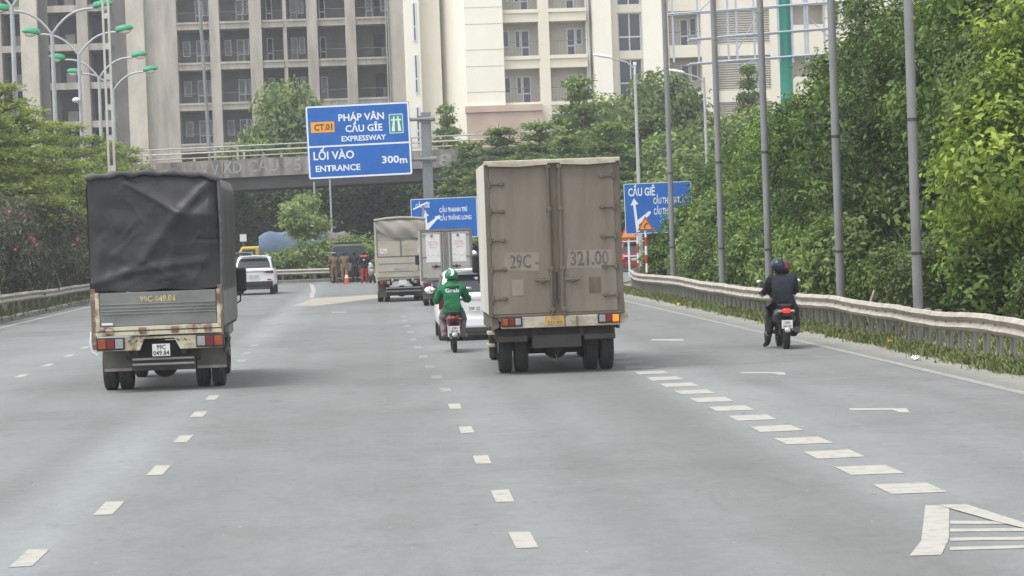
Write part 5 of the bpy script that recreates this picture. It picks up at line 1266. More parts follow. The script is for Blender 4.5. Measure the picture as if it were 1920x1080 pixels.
for px in (1049, 1072): MB().box((xb_(px), -0.064, zB(603)), (0.02, 0.012, 20 * fb.k)).build('bumper_seam', 'dusty_frame', tB)
# flared guard on the right, skirts, steps on the left, underbody
MB().prism([(xb_(1153), zB(560)), (xb_(1158), zB(548)), (xb_(1172), zB(608)), (xb_(1170), zB(613)), (xb_(1150), zB(611))], 'y', 0.0, 0.4).build('side_guard', 'bumper_dirty', tB)
MB().prism([(xb_(912), zB(560)), (xb_(921), zB(560)), (xb_(926), zB(610)), (xb_(912), zB(617))], 'y', 0.0, 0.35).build('side_guard', 'dusty_frame', tB)
for s in (-1, 1): MB().box((s * (hw - 0.06), LB_ / 2 + 0.2, zb_ - 0.18), (0.05, LB_ - 0.6, 0.22), 0.01).build('side_skirt', 'dusty_frame', tB)
for py, yy in ((622, 0.5), (646, 0.7)): MB().box((xb_(912), yy, zB(py)), (0.12, 0.5, 0.055), 0.01).build('side_bar', 'bumper_dirty', tB)
MB().box((xb_(913), 0.7, zB(640)), (0.08, 0.12, 60 * fb.k), 0.01).build('side_bar_post', 'chassis', tB)
MB().box((xb_(1031), 0.5, zB(624)), (1.95, 0.5, 0.16), 0.02).build('subframe', 'chassis', tB)
MB().box((xb_(1034), 0.30, zB(640)), (93 * fb.k, 0.4, 26 * fb.k), 0.02).build('tool_box', 'chassis', tB)
MB().box((xb_(1031), 1.25, zB(650)), (1.2, 0.4, 0.30), 0.05).build('axle_housing', 'chassis', tB)
for (a, b) in ((922, 979), (1085, 1145)): MB().box((xb_((a + b) / 2), 0.55, zB(634)), ((b - a) * fb.k, 0.9, 0.10), 0.02).build('wheel_arch', 'chassis', tB)
MB().tube([(xb_(1037), 0.9, zB(670)), (xb_(1037.5), 0.88, zB(680)), (xb_(1037), 0.9, zB(687))], 0.008, 5).build('hanging_strap', 'pipe_grey', tB)

# ------------------------------------------------------------------ beige covered truck ahead
fc = Frame(748, 564.5, 1.1)
Xq = P(752, 490, fc.Y).x
tC = thing('tarp_truck', 'beige high sided truck with a folded canvas flap over its tailgate', 'truck', (Xq, fc.Y, 0))
def xc_(px): return (px - 752) * fc.k
zC = fc.zz
wc = 48.5 * fc.k
chassis(tC, 46 * fc.k, 1.1, 0.38, 0.2, 6.2, 0, 'cab_cream', 4.6, 1.75, 2.15)
mirror(tC, xc_(786), -0.1 + 4.9, zC(490), 1)
rings = []
for j in range(9):
    y = 0.02 + 4.4 * j / 8; rings.append([(-wc, y, zC(482)), (-wc, y, zC(420)), (-wc + 0.1, y, zC(411)), (-wc * 0.5, y, zC(407.5) + 0.02 * (j % 2)), (0, y, zC(406.5) + 0.02 * (j % 2)), (wc * 0.5, y, zC(407.5)), (wc - 0.1, y, zC(411)), (wc, y, zC(420)), (wc, y, zC(482))])
MB().loft(rings, smooth=False).build('canvas_top', 'tarp_beige', tC)
NU = 24; vs = []
for j in range(17):
    for i in range(NU + 1):
        u, v = i / NU, j / 16
        bot = 452 - 10 * (1 - min(1, abs(u - 0.5) / 0.3)) * 0 + (0 if 0.28 < u < 0.95 else 0); lowc = zC(447 if u > 0.35 else 430 + 48 * u)
        zt2 = zC(413); z = lowc + (zt2 - lowc) * v
        h = 0.10 * math.sin(math.pi * v) * (0.6 + 0.4 * math.cos(6.28 * (u - .5))) + 0.03 * math.sin(u * 17 + v * 6)
        vs.append((-wc + 0.06 + (2 * wc - 0.12) * u, -0.03 - h, z))
MB().add(vs, [(j * (NU + 1) + i, j * (NU + 1) + i + 1, (j + 1) * (NU + 1) + i + 1, (j + 1) * (NU + 1) + i) for j in range(16) for i in range(NU)], 0, True).build('canvas_flap', 'tarp_beige', tC)
MB().tube([(-wc, -0.02, zC(412)), (-wc * 0.5, -0.02, zC(409)), (0, -0.02, zC(408)), (wc * 0.5, -0.02, zC(409)), (wc, -0.02, zC(412))], 0.05, 6).build('canvas_hem', 'tarp_beige', tC)
for (a, b) in ((709, 751), (754, 796)): 
    q = MB().box((xc_((a + b) / 2), -0.0, zC(466)), ((b - a) * fc.k, 0.03, 28 * fc.k), 0.006).build('upper_gate', 'gate_beige', tC)
    MB().box((xc_(a + 11 if a < 740 else b - 6), -0.018, zC(470)), (12 * fc.k, 0.006, 9 * fc.k)).build('sticker', 'poster', q); MB().box((xc_(a + 11 if a < 740 else b - 6), -0.023, zC(470)), (9 * fc.k, 0.004, 3.5 * fc.k), rot=Matrix.Rotation(0.4, 3, 'Y')).build('sticker_print', 'print_red', q)
MB().box((xc_(752.5), 0.0, zC(466)), (0.05, 0.045, 30 * fc.k)).build('gate_post', 'frame_grey', tC)
g_ = MB().box((xc_(752), -0.02, zC(501)), (90 * fc.k, 0.04, 37 * fc.k), 0.01).build('tailgate', 'gate_beige', tC)
for py in (494, 509): MB().box((xc_(752), -0.042, zC(py)), (86 * fc.k, 0.01, 0.025)).build('rib', 'frame_grey', g_)
for px in (722, 780): MB().box((xc_(px), -0.043, zC(509)), (14 * fc.k, 0.006, 4 * fc.k)).build('reflector', 'stencil_yellow', g_)
text('lettering', '29H-005.74', 'print_blue', g_, xc_(752), zC(505), -0.047, 28 * fc.k, 6 * fc.k, 0.02)
MB().box((0, 2.2, zC(520)), (2 * wc, 4.4, 0.14), 0.01).build('bed_floor', 'gate_beige', tC)
for s in (-1, 1):
    MB().box((s * (wc - 0.02), 2.2, zC(500)), (0.05, 4.4, 40 * fc.k), 0.01).build('side_gate', 'gate_beige', tC)
    MB().box((s * (wc - 0.04), -0.005, zC(480)), (0.07, 0.06, 130 * fc.k), 0.01).build('corner_post', 'gate_beige', tC)
lamp_cluster(tC, xc_(711), xc_(730), zC(532), zC(526), -0.01, ['lamp_orange', 'lamp_red', 'lamp_clear']); lamp_cluster(tC, xc_(774), xc_(793), zC(532), zC(526), -0.01, ['lamp_clear', 'lamp_red', 'lamp_orange'])
MB().box((xc_(754), 0.0, zC(529)), (15 * fc.k, 0.012, 9 * fc.k)).build('number_plate', 'plate_white', tC)
for px in (735, 773): MB().ell((xc_(px), 0.0, zC(526)), (0.06, 0.06, 0.07), 10, 6).build('rear_lamp', 'lamp_clear', tC)
m = MB()
for py in (540, 546): m.cyl((xc_(722), -0.05, zC(py)), (xc_(788), -0.05, zC(py)), 0.03, n=7)
m.build('underrun_bar', 'frame_grey', tC)
for (a, b) in ((706, 728), (777, 797)): MB().box((xc_((a + b) / 2), 0.55, zC(545)), ((b - a) * fc.k, 0.02, 24 * fc.k)).build('mud_flap', 'mudflap', tC)
MB().box((0, 1.0, zC(549)), (1.1, 1.0, 0.22), 0.02).build('underbody', 'chassis', tC)

# ------------------------------------------------------------------ small grey box truck ahead
fd = Frame(838, 571.5, 0.9)
Xd = P(838, 500, fd.Y).x
tD = thing('box_truck', 'small grey box truck with white printed posters on both rear doors', 'truck', (Xd, fd.Y, 0))
def xd_(px): return (px - 838) * fd.k
zD = fd.zz
wdd = 48 * fd.k
chassis(tD, 45 * fd.k, 0.9, 0.33, 0.17, 5.0, 0, 'cab_cream', 3.6, 1.6, 2.0, zf=0.7)
mirror(tD, wdd + 0.05, 3.9, 1.5, 1); mirror(tD, -wdd - 0.05, 3.9, 1.5, -1)
MB().box((0, 1.72, zD(478)), (2 * wdd, 3.4, 94 * fd.k), 0.01).build('cargo_box', 'box_grey', tD)
for di, (a, b) in enumerate(((793, 833), (842, 882))):
    dr = MB().box((xd_((a + b) / 2), -0.012, zD(478)), ((b - a) * fd.k, 0.03, 86 * fd.k), 0.008).build('rear_door', 'box_grey', tD)
    ps = MB().box((xd_(813 if di == 0 else 862), -0.03, zD(465)), (26.5 * fd.k, 0.006, 52 * fd.k)).build('poster', 'poster', dr)
    for q, (py, hh, ww) in enumerate(((453, 3, 17), (458, 3, 19), (463, 2, 13))): text('lettering', ('HÀNG HÓA', 'VẬN TẢI', 'NHANH')[q], 'print_red', ps, xd_(813 if di == 0 else 862), zD(py), -0.036, ww * fd.k, hh * fd.k, 0.02)
    for q in range(5): MB().ell((xd_((813 if di == 0 else 862) - 9 + q * 4.5), -0.034, zD(477 + 2.5 * (q % 2))), (0.026, 0.004, 0.022), 8, 4).build('poster_print', 'print_grey', ps)
    MB().ell((xd_(811 if di == 0 else 860), -0.045, zD(441)), (0.045, 0.03, 0.045), 10, 6).build('door_knob', 'frame_grey', dr)
    m = MB(); m.cyl((xd_(829 if di == 0 else 846), -0.05, zD(522)), (xd_(829 if di == 0 else 846), -0.05, zD(434)), 0.018, n=6); m.build('lock_bar', 'frame_grey', dr)
    m = MB(); m.box((xd_(818 if di == 0 else 856), -0.05, zD(499)), (0.28, 0.03, 0.04), 0.006); m.box((xd_(818 if di == 0 else 856), -0.045, zD(499)), (0.07, 0.04, 0.10), 0.006); m.build('door_handle', 'chassis', dr)
    for py in (440, 481, 520): MB().box((xd_(796 if di == 0 else 879), -0.035, zD(py)), (0.16, 0.02, 0.03)).build('hinge', 'frame_grey', dr)
for (a, b) in ((789, 793), (833, 842), (882, 887)): MB().box((xd_((a + b) / 2), -0.005, zD(478)), ((b - a) * fd.k, 0.04, 96 * fd.k)).build('rear_frame', 'frame_grey', tD)
MB().box((0, -0.01, zD(431)), (98 * fd.k, 0.05, 4 * fd.k)).build('rain_gutter', 'frame_grey', tD)
MB().box((0, 0.05, zD(533)), (94 * fd.k, 0.08, 9 * fd.k), 0.01).build('bumper', 'frame_grey', tD)
lamp_cluster(tD, xd_(795), xd_(812), zD(537), zD(530), -0.01, ['lamp_red', 'lamp_red', 'lamp_clear']); lamp_cluster(tD, xd_(864), xd_(881), zD(537), zD(530), -0.01, ['lamp_clear', 'lamp_red', 'lamp_red'])
for px in (802, 874): MB().box((xd_(px), 0.5, zD(549)), (22 * fd.k, 0.02, 22 * fd.k)).build('mud_flap', 'mudflap', tD)
MB().box((0, 0.8, zD(548)), (1.0, 0.8, 0.2), 0.02).build('underbody', 'chassis', tD)

# ------------------------------------------------------------------ cars
def car(name, label, cx, cyg, wid, L, H, paint, zbelt, suv=True, rz=0.0, lowblack=True, plate='29A 115.38', lit=False):
    g = G(cx, cyg); Y = g.y - 0.75; X = P(cx, cyg, g.y).x
    root = thing(name, label, 'car', (X, Y, 0), rz); w2 = wid / 2
    def ring(y, w_, z0, z1, crown=0.03):
        return [(-w_ * 0.90, y, z0), (-w_ * 0.985, y, z0 + 0.10), (-w_, y, (z0 + z1) / 2), (-w_ * 0.97, y, z1 - 0.05), (-w_ * 0.92, y, z1), (-w_ * 0.45, y, z1 + crown), (w_ * 0.45, y, z1 + crown), (w_ * 0.92, y, z1), (w_ * 0.97, y, z1 - 0.05), (w_, y, (z0 + z1) / 2), (w_ * 0.985, y, z0 + 0.10), (w_ * 0.90, y, z0)]
    zs_ = 0.36 if suv else 0.27
    st = [(0.02, 0.80, zs_ + 0.28, zbelt - 0.12), (0.0, 0.93, zs_ + 0.22, zbelt - 0.06), (0.05, 0.985, zs_ + 0.1, zbelt - 0.01), (0.20, 1.0, zs_, zbelt), (L * 0.5, 1.0, zs_, zbelt), (L * 0.72, 1.0, zs_, zbelt - 0.02), (L * 0.9, 0.96, zs_ + 0.02, zbelt - 0.12), (L, 0.80, zs_ + 0.1, zbelt - 0.28)]
    body = MB().loft([ring(y, w2 * f, a, b) for y, f, a, b in st]).build('body', paint, root)
    def cring(y, z, wt, wb): return [(-w2 * wb, y, zbelt - 0.03), (-w2 * (wb * 0.35 + wt * 0.65), y, zbelt + (z - zbelt) * 0.7), (-w2 * wt, y, z - 0.05), (-w2 * (wt - 0.10), y, z), (0, y, z + 0.025), (w2 * (wt - 0.10), y, z), (w2 * wt, y, z - 0.05), (w2 * (wb * 0.35 + wt * 0.65), y, zbelt + (z - zbelt) * 0.7), (w2 * wb, y, zbelt - 0.03)]
    yr = 0.12
    cs = [(yr, zbelt + 0.02, 0.80, 0.90), (yr + 0.22, zbelt + (H - zbelt) * 0.62, 0.80, 0.92), (yr + 0.36, H - 0.04, 0.78, 0.93), (yr + 0.9, H, 0.78, 0.94), (L * 0.55, H - 0.02, 0.77, 0.94), (L * 0.63, H - 0.16, 0.76, 0.93), (L * 0.76, zbelt + 0.05, 0.80, 0.9)]
    MB().loft([cring(*c_) for c_ in cs]).build('roof', paint, root)
    # rear window lies on the sloping tail of the cabin
    def tail(t): return yr + 0.22 * min(1, t / 0.62) + (0.14 * max(0, (t - 0.62) / 0.38)), zbelt + (H - 0.04 - zbelt) * t
    v = []
    for (t, wf) in ((0.10, 0.80), (0.45, 0.78), (0.62, 0.74), (0.86, 0.68)):
        y, z = tail(t); v.append([(-w2 * wf, y - 0.02, z), (-w2 * wf * 0.5, y - 0.035, z), (w2 * wf * 0.5, y - 0.035, z), (w2 * wf, y - 0.02, z)])
    MB().loft(v, closed=False, cap=False).build('rear_window', 'glass_dark', root)
    for s in (-1, 1):
        m = MB(); xs = s * w2
        for (ya, yb_) in ((0.55, L * 0.30), (L * 0.31, L * 0.47), (L * 0.48, L * 0.64)):
            m.add([(xs * 0.942, ya, zbelt + 0.04), (xs * 0.942, yb_, zbelt + 0.04), (xs * 0.83, yb_ - (0.12 if yb_ > L * 0.6 else 0), zbelt + (H - zbelt) * 0.78), (xs * 0.83, ya, zbelt + (H - zbelt) * 0.78)], [(0, 1, 2, 3)])
        m.build('side_window', 'glass_dark', root)
        wheel(root, s * (w2 - 0.13), 0.75, 0.36 if suv else 0.31, 0.22, s); wheel(root, s * (w2 - 0.13), L - 0.85, 0.36 if suv else 0.31, 0.22, s)
        MB().ell((s * (w2 + 0.10), L * 0.60, zbelt + 0.08), (0.12, 0.08, 0.08), 12, 8).build('mirror', 'black_plastic' if lowblack else paint, root)
        zt = zbelt - 0.16
        if suv:
            m = MB(); m.prism([(s * w2 * 0.95, zt + 0.10), (s * w2 * 0.96, zt - 0.03), (s * w2 * 0.62, zt - 0.01), (s * w2 * 0.40, zt + 0.05), (s * w2 * 0.62, zt + 0.08)], 'y', -0.035, 0.10)
        else:
            m = MB(); m.prism([(s * w2 * 0.97, zt + 0.14), (s * w2 * 0.97, zt - 0.14), (s * w2 * 0.72, zt - 0.10), (s * w2 * 0.74, zt + 0.10)], 'y', -0.04, 0.16)
        m.build('tail_light', 'lit_red' if lit else 'lamp_red', root)
        MB().box((s * w2 * 0.74, -0.03, zs_ + 0.30), (0.18, 0.03, 0.05), 0.01).build('reflector', 'lamp_red', root)
    MB().box((0, 0.01, zs_ + 0.12), (wid * 0.9, 0.16, 0.24), 0.05).build('bumper', 'black_plastic' if lowblack else paint, root)
    MB().box((0, 0.4, zs_ - 0.04), (wid * 0.78, 0.9, 0.16), 0.04).build('underbody', 'chassis', root)
    MB().box((0, -0.04, zbelt - 0.11), (wid * 0.55, 0.03, 0.03), 0.008).build('trim_bar', 'chrome' if not suv else 'frame_grey', root)
    p_ = MB().box((0, -0.045, zbelt - 0.30), (0.46, 0.012, 0.13), 0.004).build('number_plate', 'plate_white', root)
    text('lettering', plate, 'sign_black', p_, 0, zbelt - 0.30, -0.054, 0.40, 0.07, 0.01)
    MB().box((0, 0.34, H - 0.005), (wid * 0.66, 0.26, 0.04), 0.015).build('spoiler', paint, root)
    m = MB(); m.cyl((0, 1.2, H), (0, 1.1, H + 0.09), 0.02, 0.008, 6); m.build('aerial', 'black_plastic', root)
    if suv:
        for s in (-1, 1): MB().tube([(s * w2 * 0.72, 0.7, H - 0.01), (s * w2 * 0.72, 0.9, H + 0.04), (s * w2 * 0.72, L * 0.5, H + 0.04), (s * w2 * 0.72, L * 0.54, H)], 0.02, 6).build('roof_rail', 'frame_grey', root)
    return root
car('suv', 'white SUV with slim red tail lights and black lower bumper by the hedge', 479, 552.5, 1.80, 4.7, 1.72, 'car_white', 1.13, True)
g_ = G(828, 638)
cw = car('hatchback_car', 'white car overtaken by the dusty truck, behind the green jacketed rider', 828, 638, 1.74, 4.2, 1.53, 'car_white', 0.99, False, lowblack=False, plate='30F 221.38')
cw.location.x += 0.79
car('suv', 'red and white car with lit tail lights on the ramp behind the sign posts', 1190, 509, 1.78, 4.4, 1.62, 'car_red', 0.98, False, lit=True, lowblack=False, plate='29E 03.12')
rr = [o for o in COL.objects if o.get('label', '').startswith('red and white car')][0]
MB().box((0, -0.035, 0.86), (1.30, 0.04, 0.07), 0.01).build('white_band', 'car_white', rr); MB().box((0, 1.4, 1.65), (1.1, 1.6, 0.05), 0.02).build('roof_panel', 'car_white', rr)

# blue tarpaulin truck crossing behind the hedge (faces left)
c = P(575, 500, 166); tE = thing('tarp_truck', 'side view of a lorry with yellow cab and blue tarpaulin load behind the hedge', 'truck', (P(658, 500, 166).x, 166, 0), math.pi / 2)
chassis(tE, 1.05, 1.4, 0.45, 0.24, 7.1, 0, 'cab_yellow', P(658, 500, 166).x - P(486, 500, 166).x - 0.2, 2.0, P(475, 462, 166).z, zf=0.85)
LE = P(658, 500, 166).x - P(488, 500, 166).x
rings = []
for j in range(17):
    y = 0.0 + LE * j / 16; hz = 2.95 + 0.06 * math.sin(j * 1.9) - (0.18 if j in (0, 16) else 0) - 0.15 * (j < 4)
    rings.append([(-1.1, y, 0.95), (-1.12 + 0.03 * math.sin(j * 2.1), y, 1.9), (-1.05, y, hz - 0.22), (-0.7, y, hz - 0.03), (0, y, hz), (0.7, y, hz - 0.03), (1.05, y, hz - 0.22), (1.12, y, 1.9), (1.1, y, 0.95)])
MB().loft(rings[:5], smooth=True).build('tarpaulin', 'tarp_brown', tE); MB().loft(rings[4:], smooth=True).build('tarpaulin', 'tarp_blue', tE)
# grey vehicle partly hidden behind the dark tarp truck's mirror
gq = P(452, 480, 160); 
car('parked_car', 'grey car half hidden beyond the white SUV', 456, 527, 1.7, 4.2, 1.75, 'cab_grey', 1.05, True, 0.0, plate='29C 554.10')

# police van on the far shoulder
c = G(654, 529.5); tv = thing('police_van', 'dark patrol van with a roof light bar parked where officers stand', 'van', (P(654, 500, c.y).x, c.y, 0)); tv.scale = (1.14, 1.0, 1.05)
def vr_(y, w_, z0, z1, wt): return [(-w_, y, z0), (-w_ * 1.0, y, z0 + 0.5), (-w_ * 0.97, y, 1.0), (-wt, y, z1 - 0.08), (-wt + 0.1, y, z1), (wt - 0.1, y, z1), (wt, y, z1 - 0.08), (w_ * 0.97, y, 1.0), (w_, y, z0 + 0.5), (w_, y, z0)]
MB().loft([vr_(0, 0.88, 0.4, 1.86, 0.72), vr_(0.08, 0.92, 0.32, 1.92, 0.76), vr_(3.0, 0.93, 0.32, 1.93, 0.78), vr_(3.7, 0.93, 0.32, 1.5, 0.80), vr_(4.5, 0.9, 0.35, 1.05, 0.85)]).build('body', 'van_dark', tv)
MB().box((0, -0.01, 1.45), (1.25, 0.03, 0.55), 0.02).build('rear_window', 'pane', tv); MB().box((0, -0.02, 0.85), (0.8, 0.02, 0.5), 0.01).build('tailgate', 'cab_grey', tv)
MB().box((0, 0.5, 2.02), (1.3, 0.3, 0.12), 0.03).build('light_bar', 'black_plastic', tv); MB().box((0, 0.45, 1.945), (1.2, 0.3, 0.03)).build('roof_rack', 'stencil_yellow', tv)
for s in (-1, 1):
    wheel(tv, s * 0.78, 0.7, 0.34, 0.22, s); wheel(tv, s * 0.78, 3.7, 0.34, 0.22, s); MB().box((s * 0.82, -0.01, 0.95), (0.12, 0.04, 0.4), 0.02).build('tail_light', 'lamp_red', tv); MB().box((s * 1.08, 2.9, 1.25), (0.2, 0.1, 0.3), 0.04).build('mirror', 'black_plastic', tv)
MB().box((0, 0.0, 0.45), (1.7, 0.14, 0.2), 0.04).build('bumper', 'black_plastic', tv)

# ------------------------------------------------------------------ people
pm('cloth_green', (0.010, 0.17, 0.065), 0.8, var=0.4, scale=6, bump=1.0, bscale=8)
pm('cloth_mauve', (0.23, 0.165, 0.19), 0.85, var=0.35, scale=9)
pm('cloth_navy', (0.014, 0.017, 0.029), 0.85, var=0.4, scale=6, bump=1.0, bscale=8)
pm('cloth_black', (0.016, 0.016, 0.019), 0.85, var=0.3, scale=5)
pm('cloth_tan', (0.19, 0.13, 0.075), 0.85, var=0.2, scale=5)
pm('cloth_red', (0.42, 0.03, 0.03), 0.8, var=0.2, scale=5)
pm('cloth_orange', (0.58, 0.10, 0.03), 0.8, var=0.2, scale=5)
pm('hair', (0.012, 0.011, 0.010), 0.6, var=0.1)
pm('shoe', (0.05, 0.04, 0.035), 0.7, var=0.2)
pm('helmet_green', (0.008, 0.17, 0.075), 0.3, var=0.1)
pm('helmet_navy', (0.018, 0.024, 0.045), 0.3, var=0.1)
pm('helmet_red', (0.14, 0.03, 0.025), 0.35, var=0.2)
pm('moto_black', (0.012, 0.012, 0.014), 0.35, var=0.2)
pm('moto_silver', (0.50, 0.51, 0.52), 0.35, metal=0.5, var=0.1)
pm('moto_red', (0.10, 0.012, 0.018), 0.35, var=0.2)

STAND = dict(pelvis=(0, 0, .95), spine=(0, .01, 1.12), chest=(0, .0, 1.32), neck=(0, 0, 1.46), head=(0, .02, 1.58), crown=(0, .01, 1.66),
             shL=(-.18, 0, 1.40), elL=(-.25, -.02, 1.12), wrL=(-.24, .08, .90), shR=(.18, 0, 1.40), elR=(.25, -.02, 1.12), wrR=(.24, .08, .90),
             hpL=(-.09, 0, .90), knL=(-.11, .02, .50), anL=(-.12, -.02, .09), toL=(-.14, .14, .04), hpR=(.09, 0, .90), knR=(.11, .02, .50), anR=(.12, -.02, .09), toR=(.14, .14, .04))
RIDE = dict(pelvis=(0, 0, .80), spine=(0, .02, .98), chest=(0, .07, 1.20), neck=(0, .11, 1.35), head=(0, .15, 1.46), crown=(0, .15, 1.54),
            shL=(-.175, .08, 1.28), elL=(-.27, .20, 1.03), wrL=(-.29, .46, 1.00), shR=(.175, .08, 1.28), elR=(.27, .20, 1.03), wrR=(.29, .46, 1.00),
            hpL=(-.10, 0, .78), knL=(-.19, .36, .66), anL=(-.17, .18, .31), toL=(-.19, .34, .26), hpR=(.10, 0, .78), knR=(.19, .36, .66), anR=(.17, .18, .31), toR=(.19, .34, .26))
BONES = [('pelvis', 'spine'), ('spine', 'chest'), ('chest', 'neck'), ('neck', 'head'), ('head', 'crown'), ('chest', 'shL'), ('shL', 'elL'), ('elL', 'wrL'), ('chest', 'shR'), ('shR', 'elR'), ('elR', 'wrR'),
         ('pelvis', 'hpL'), ('hpL', 'knL'), ('knL', 'anL'), ('anL', 'toL'), ('pelvis', 'hpR'), ('hpR', 'knR'), ('knR', 'anR'), ('anR', 'toR')]
RAD = dict(pelvis=(.165, .12), spine=(.155, .11), chest=(.185, .125), neck=(.06, .06), head=(.085, .10), crown=(.06, .07), sh=(.092, .092), el=(.070, .070), wr=(.046, .046), hp=(.112, .112), kn=(.085, .085), an=(.056, .056), to=(.045, .038))
def person(label, pose, over, loc, rz, mats_, bulk=1.0, sc=1.0, group=None, hair=True, long_sleeve=True, shoes='shoe', headgear=None):
    J = dict(pose); J.update(over); names = list(J)
    me = bpy.data.meshes.new('person'); me.from_pydata([J[n] for n in names], [(names.index(a), names.index(b)) for a, b in BONES], [])
    o = bpy.data.objects.new('person', me); COL.objects.link(o)
    md_ = o.modifiers.new('s', 'SKIN'); md_.use_smooth_shade = True; md_.branch_smoothing = 0.6
    if not me.skin_vertices: me.skin_vertices.new() if hasattr(me.skin_vertices, 'new') else None
    sv = me.skin_vertices[0].data
    for i, n in enumerate(names):
        r = RAD.get(n) or RAD[n[:2]]; k = bulk if n[:2] not in ('ne', 'he', 'cr', 'wr', 'an', 'to') else 1.0
        sv[i].radius = (r[0] * k, r[1] * k); sv[i].use_root = (n == 'pelvis')
    ss = o.modifiers.new('ss', 'SUBSURF'); ss.levels = 3; ss.render_levels = 3
    dg = bpy.context.evaluated_depsgraph_get(); m2 = bpy.data.meshes.new_from_object(o.evaluated_get(dg)); bpy.data.objects.remove(o); bpy.data.meshes.remove(me)
    # hands with five curled fingers, nose and ears, in the same mesh
    xt = MB(); xt.v = [tuple(v.co) for v in m2.vertices]; xt.f = [list(p.vertices) for p in m2.polygons]; xt.s = [True] * len(xt.f)
    top, trou, skin_, shoe_ = 0, 1, 2, 3
    from mathutils import noise as mnoise
    hz_ = Vector(J['neck']).z
    for i_, v_ in enumerate(m2.vertices):
        if v_.co.z < hz_ - 0.03 and v_.co.z > 0.14:
            q_ = Vector((v_.co.x * 9, v_.co.y * 9, v_.co.z * 16)); d_ = 0.016 * mnoise.noise(q_) + 0.010 * abs(mnoise.noise(q_ * 2.1)) + 0.004
            xt.v[i_] = tuple(v_.co + v_.normal * d_)
    seglab = []
    for a, b in BONES:
        lab = top
        if a[:2] in ('hp', 'kn'): lab = trou
        if a[:2] == 'an': lab = shoe_
        if a in ('neck', 'head'): lab = skin_
        if a[:2] == 'el' and not long_sleeve: lab = skin_
        seglab.append((Vector(J[a]), Vector(J[b]), lab, (RAD.get(a) or RAD[a[:2]])[0]))
    for f in xt.f:
        c_ = Vector((0, 0, 0))
        for i in f: c_ += Vector(xt.v[i])
        c_ /= len(f); best = (9, 0)
        for a, b, lab, r in seglab:
            t = max(0, min(1, (c_ - a).dot(b - a) / max(1e-6, (b - a).length_squared))); d = (c_ - a.lerp(b, t)).length / (r + 0.05)
            if d < best[0]: best = (d, lab)
        xt.m.append(best[1])
    for s, w_, e_ in ((-1, 'wrL', 'elL'), (1, 'wrR', 'elR')):
        w0 = Vector(J[w_]); d = (w0 - Vector(J[e_])).normalized(); sd_ = d.cross(Vector((0, 0, 1)))
        sd_ = sd_.normalized() if sd_.length > 0.1 else Vector((1, 0, 0)); dn = d.cross(sd_).normalized()
        if dn.z > 0: dn = -dn
        xt.ell(w0 + d * 0.05, (0.038, 0.038, 0.038), 8, 6, mi=skin_); palm = w0 + d * 0.075
        xt.tube([w0, palm, palm + d * 0.02], [0.034, 0.040, 0.036], 8, skin_)
        for q in range(4):
            b0 = palm + sd_ * (q - 1.5) * 0.02; ln = (0.034, 0.04, 0.037, 0.029)[q]
            xt.tube([b0, b0 + d * ln, b0 + d * ln * 1.3 + dn * ln * 0.8, b0 + d * ln * 0.8 + dn * ln * 1.5], [0.0095, 0.009, 0.008, 0.006], 6, skin_)
        b0 = w0 + d * 0.045 - sd_ * s * 0.03; xt.tube([b0, b0 - sd_ * s * 0.025 + d * 0.025, b0 - sd_ * s * 0.012 + d * 0.05 + dn * 0.02], [0.011, 0.010, 0.007], 6, skin_)
    hd = Vector(J['head']); xt.tube([hd + Vector((0, .095, .02)), hd + Vector((0, .122, -.015)), hd + Vector((0, .10, -.025))], [0.008, 0.014, 0.010], 6, skin_)
    for s in (-1, 1): xt.ell(hd + Vector((s * .088, 0.0, -.005)), (.012, .022, .032), 8, 6, mi=skin_); xt.ell(hd + Vector((s * .034, .088, .02)), (.014, .008, .008), 8, 5, mi=3)
    xt.ell(hd + Vector((0, .094, -.055)), (.026, .008, .007), 8, 5, mi=2)
    p = xt.build('person', [mats_[0], mats_[1], 'skin', shoes], None, loc); p.rotation_euler = (0, 0, rz); p.scale = (sc, sc, sc)
    tag(p, label, 'person', group)
    if hair:
        h = MB(); h.ell(hd + Vector((0, -.015, .045)), (.098, .112, .085), 14, 8, v0=0, v1=0.62); h.ell(hd + Vector((0, -.05, 0)), (.092, .075, .09), 12, 8); h.build('hair', 'hair', p)
    return p, J
def helmet(p, J, mat, stripe=None, visor=True):
    hd = Vector(J['head']) + Vector((0, 0, .03)); m = MB(); m.ell(hd, (.132, .150, .135), 20, 12, v0=0, v1=0.66); h = m.build('helmet', mat, p)
    if stripe:
        pts = [hd + Vector((0.03 * math.sin(t * 3), -.152 * math.cos(t), .139 * math.sin(t))) for t in [0.0 + i * 0.28 for i in range(9)]]
        L_ = [q + Vector((-.026, 0, 0)) for q in pts]; R_ = [q + Vector((.026, 0, 0)) for q in pts]; C_ = [q * 1.0 + (q - hd) * 0.02 for q in pts]
        s_ = MB(); n = len(pts); s_.add([hd + (q - hd) * 1.02 for q in L_] + [hd + (q - hd) * 1.03 for q in C_] + [hd + (q - hd) * 1.02 for q in R_], [(i, n + i, n + i + 1, i + 1) for i in range(n - 1)] + [(n + i, 2 * n + i, 2 * n + i + 1, n + i + 1) for i in range(n - 1)], 0, True); s_.build('stripe', stripe, h)
    if visor: MB().ell(hd + Vector((0, .10, .02)), (.115, .10, .03), 14, 6, v0=0.3, v1=0.75).build('visor', 'black_plastic', h)
    MB().tube([hd + Vector((-.115, 0, -.05)), hd + Vector((-.07, .07, -.14)), hd + Vector((.07, .07, -.14)), hd + Vector((.115, 0, -.05))], 0.008, 5).build('chin_strap', 'black_plastic', h)
    return h

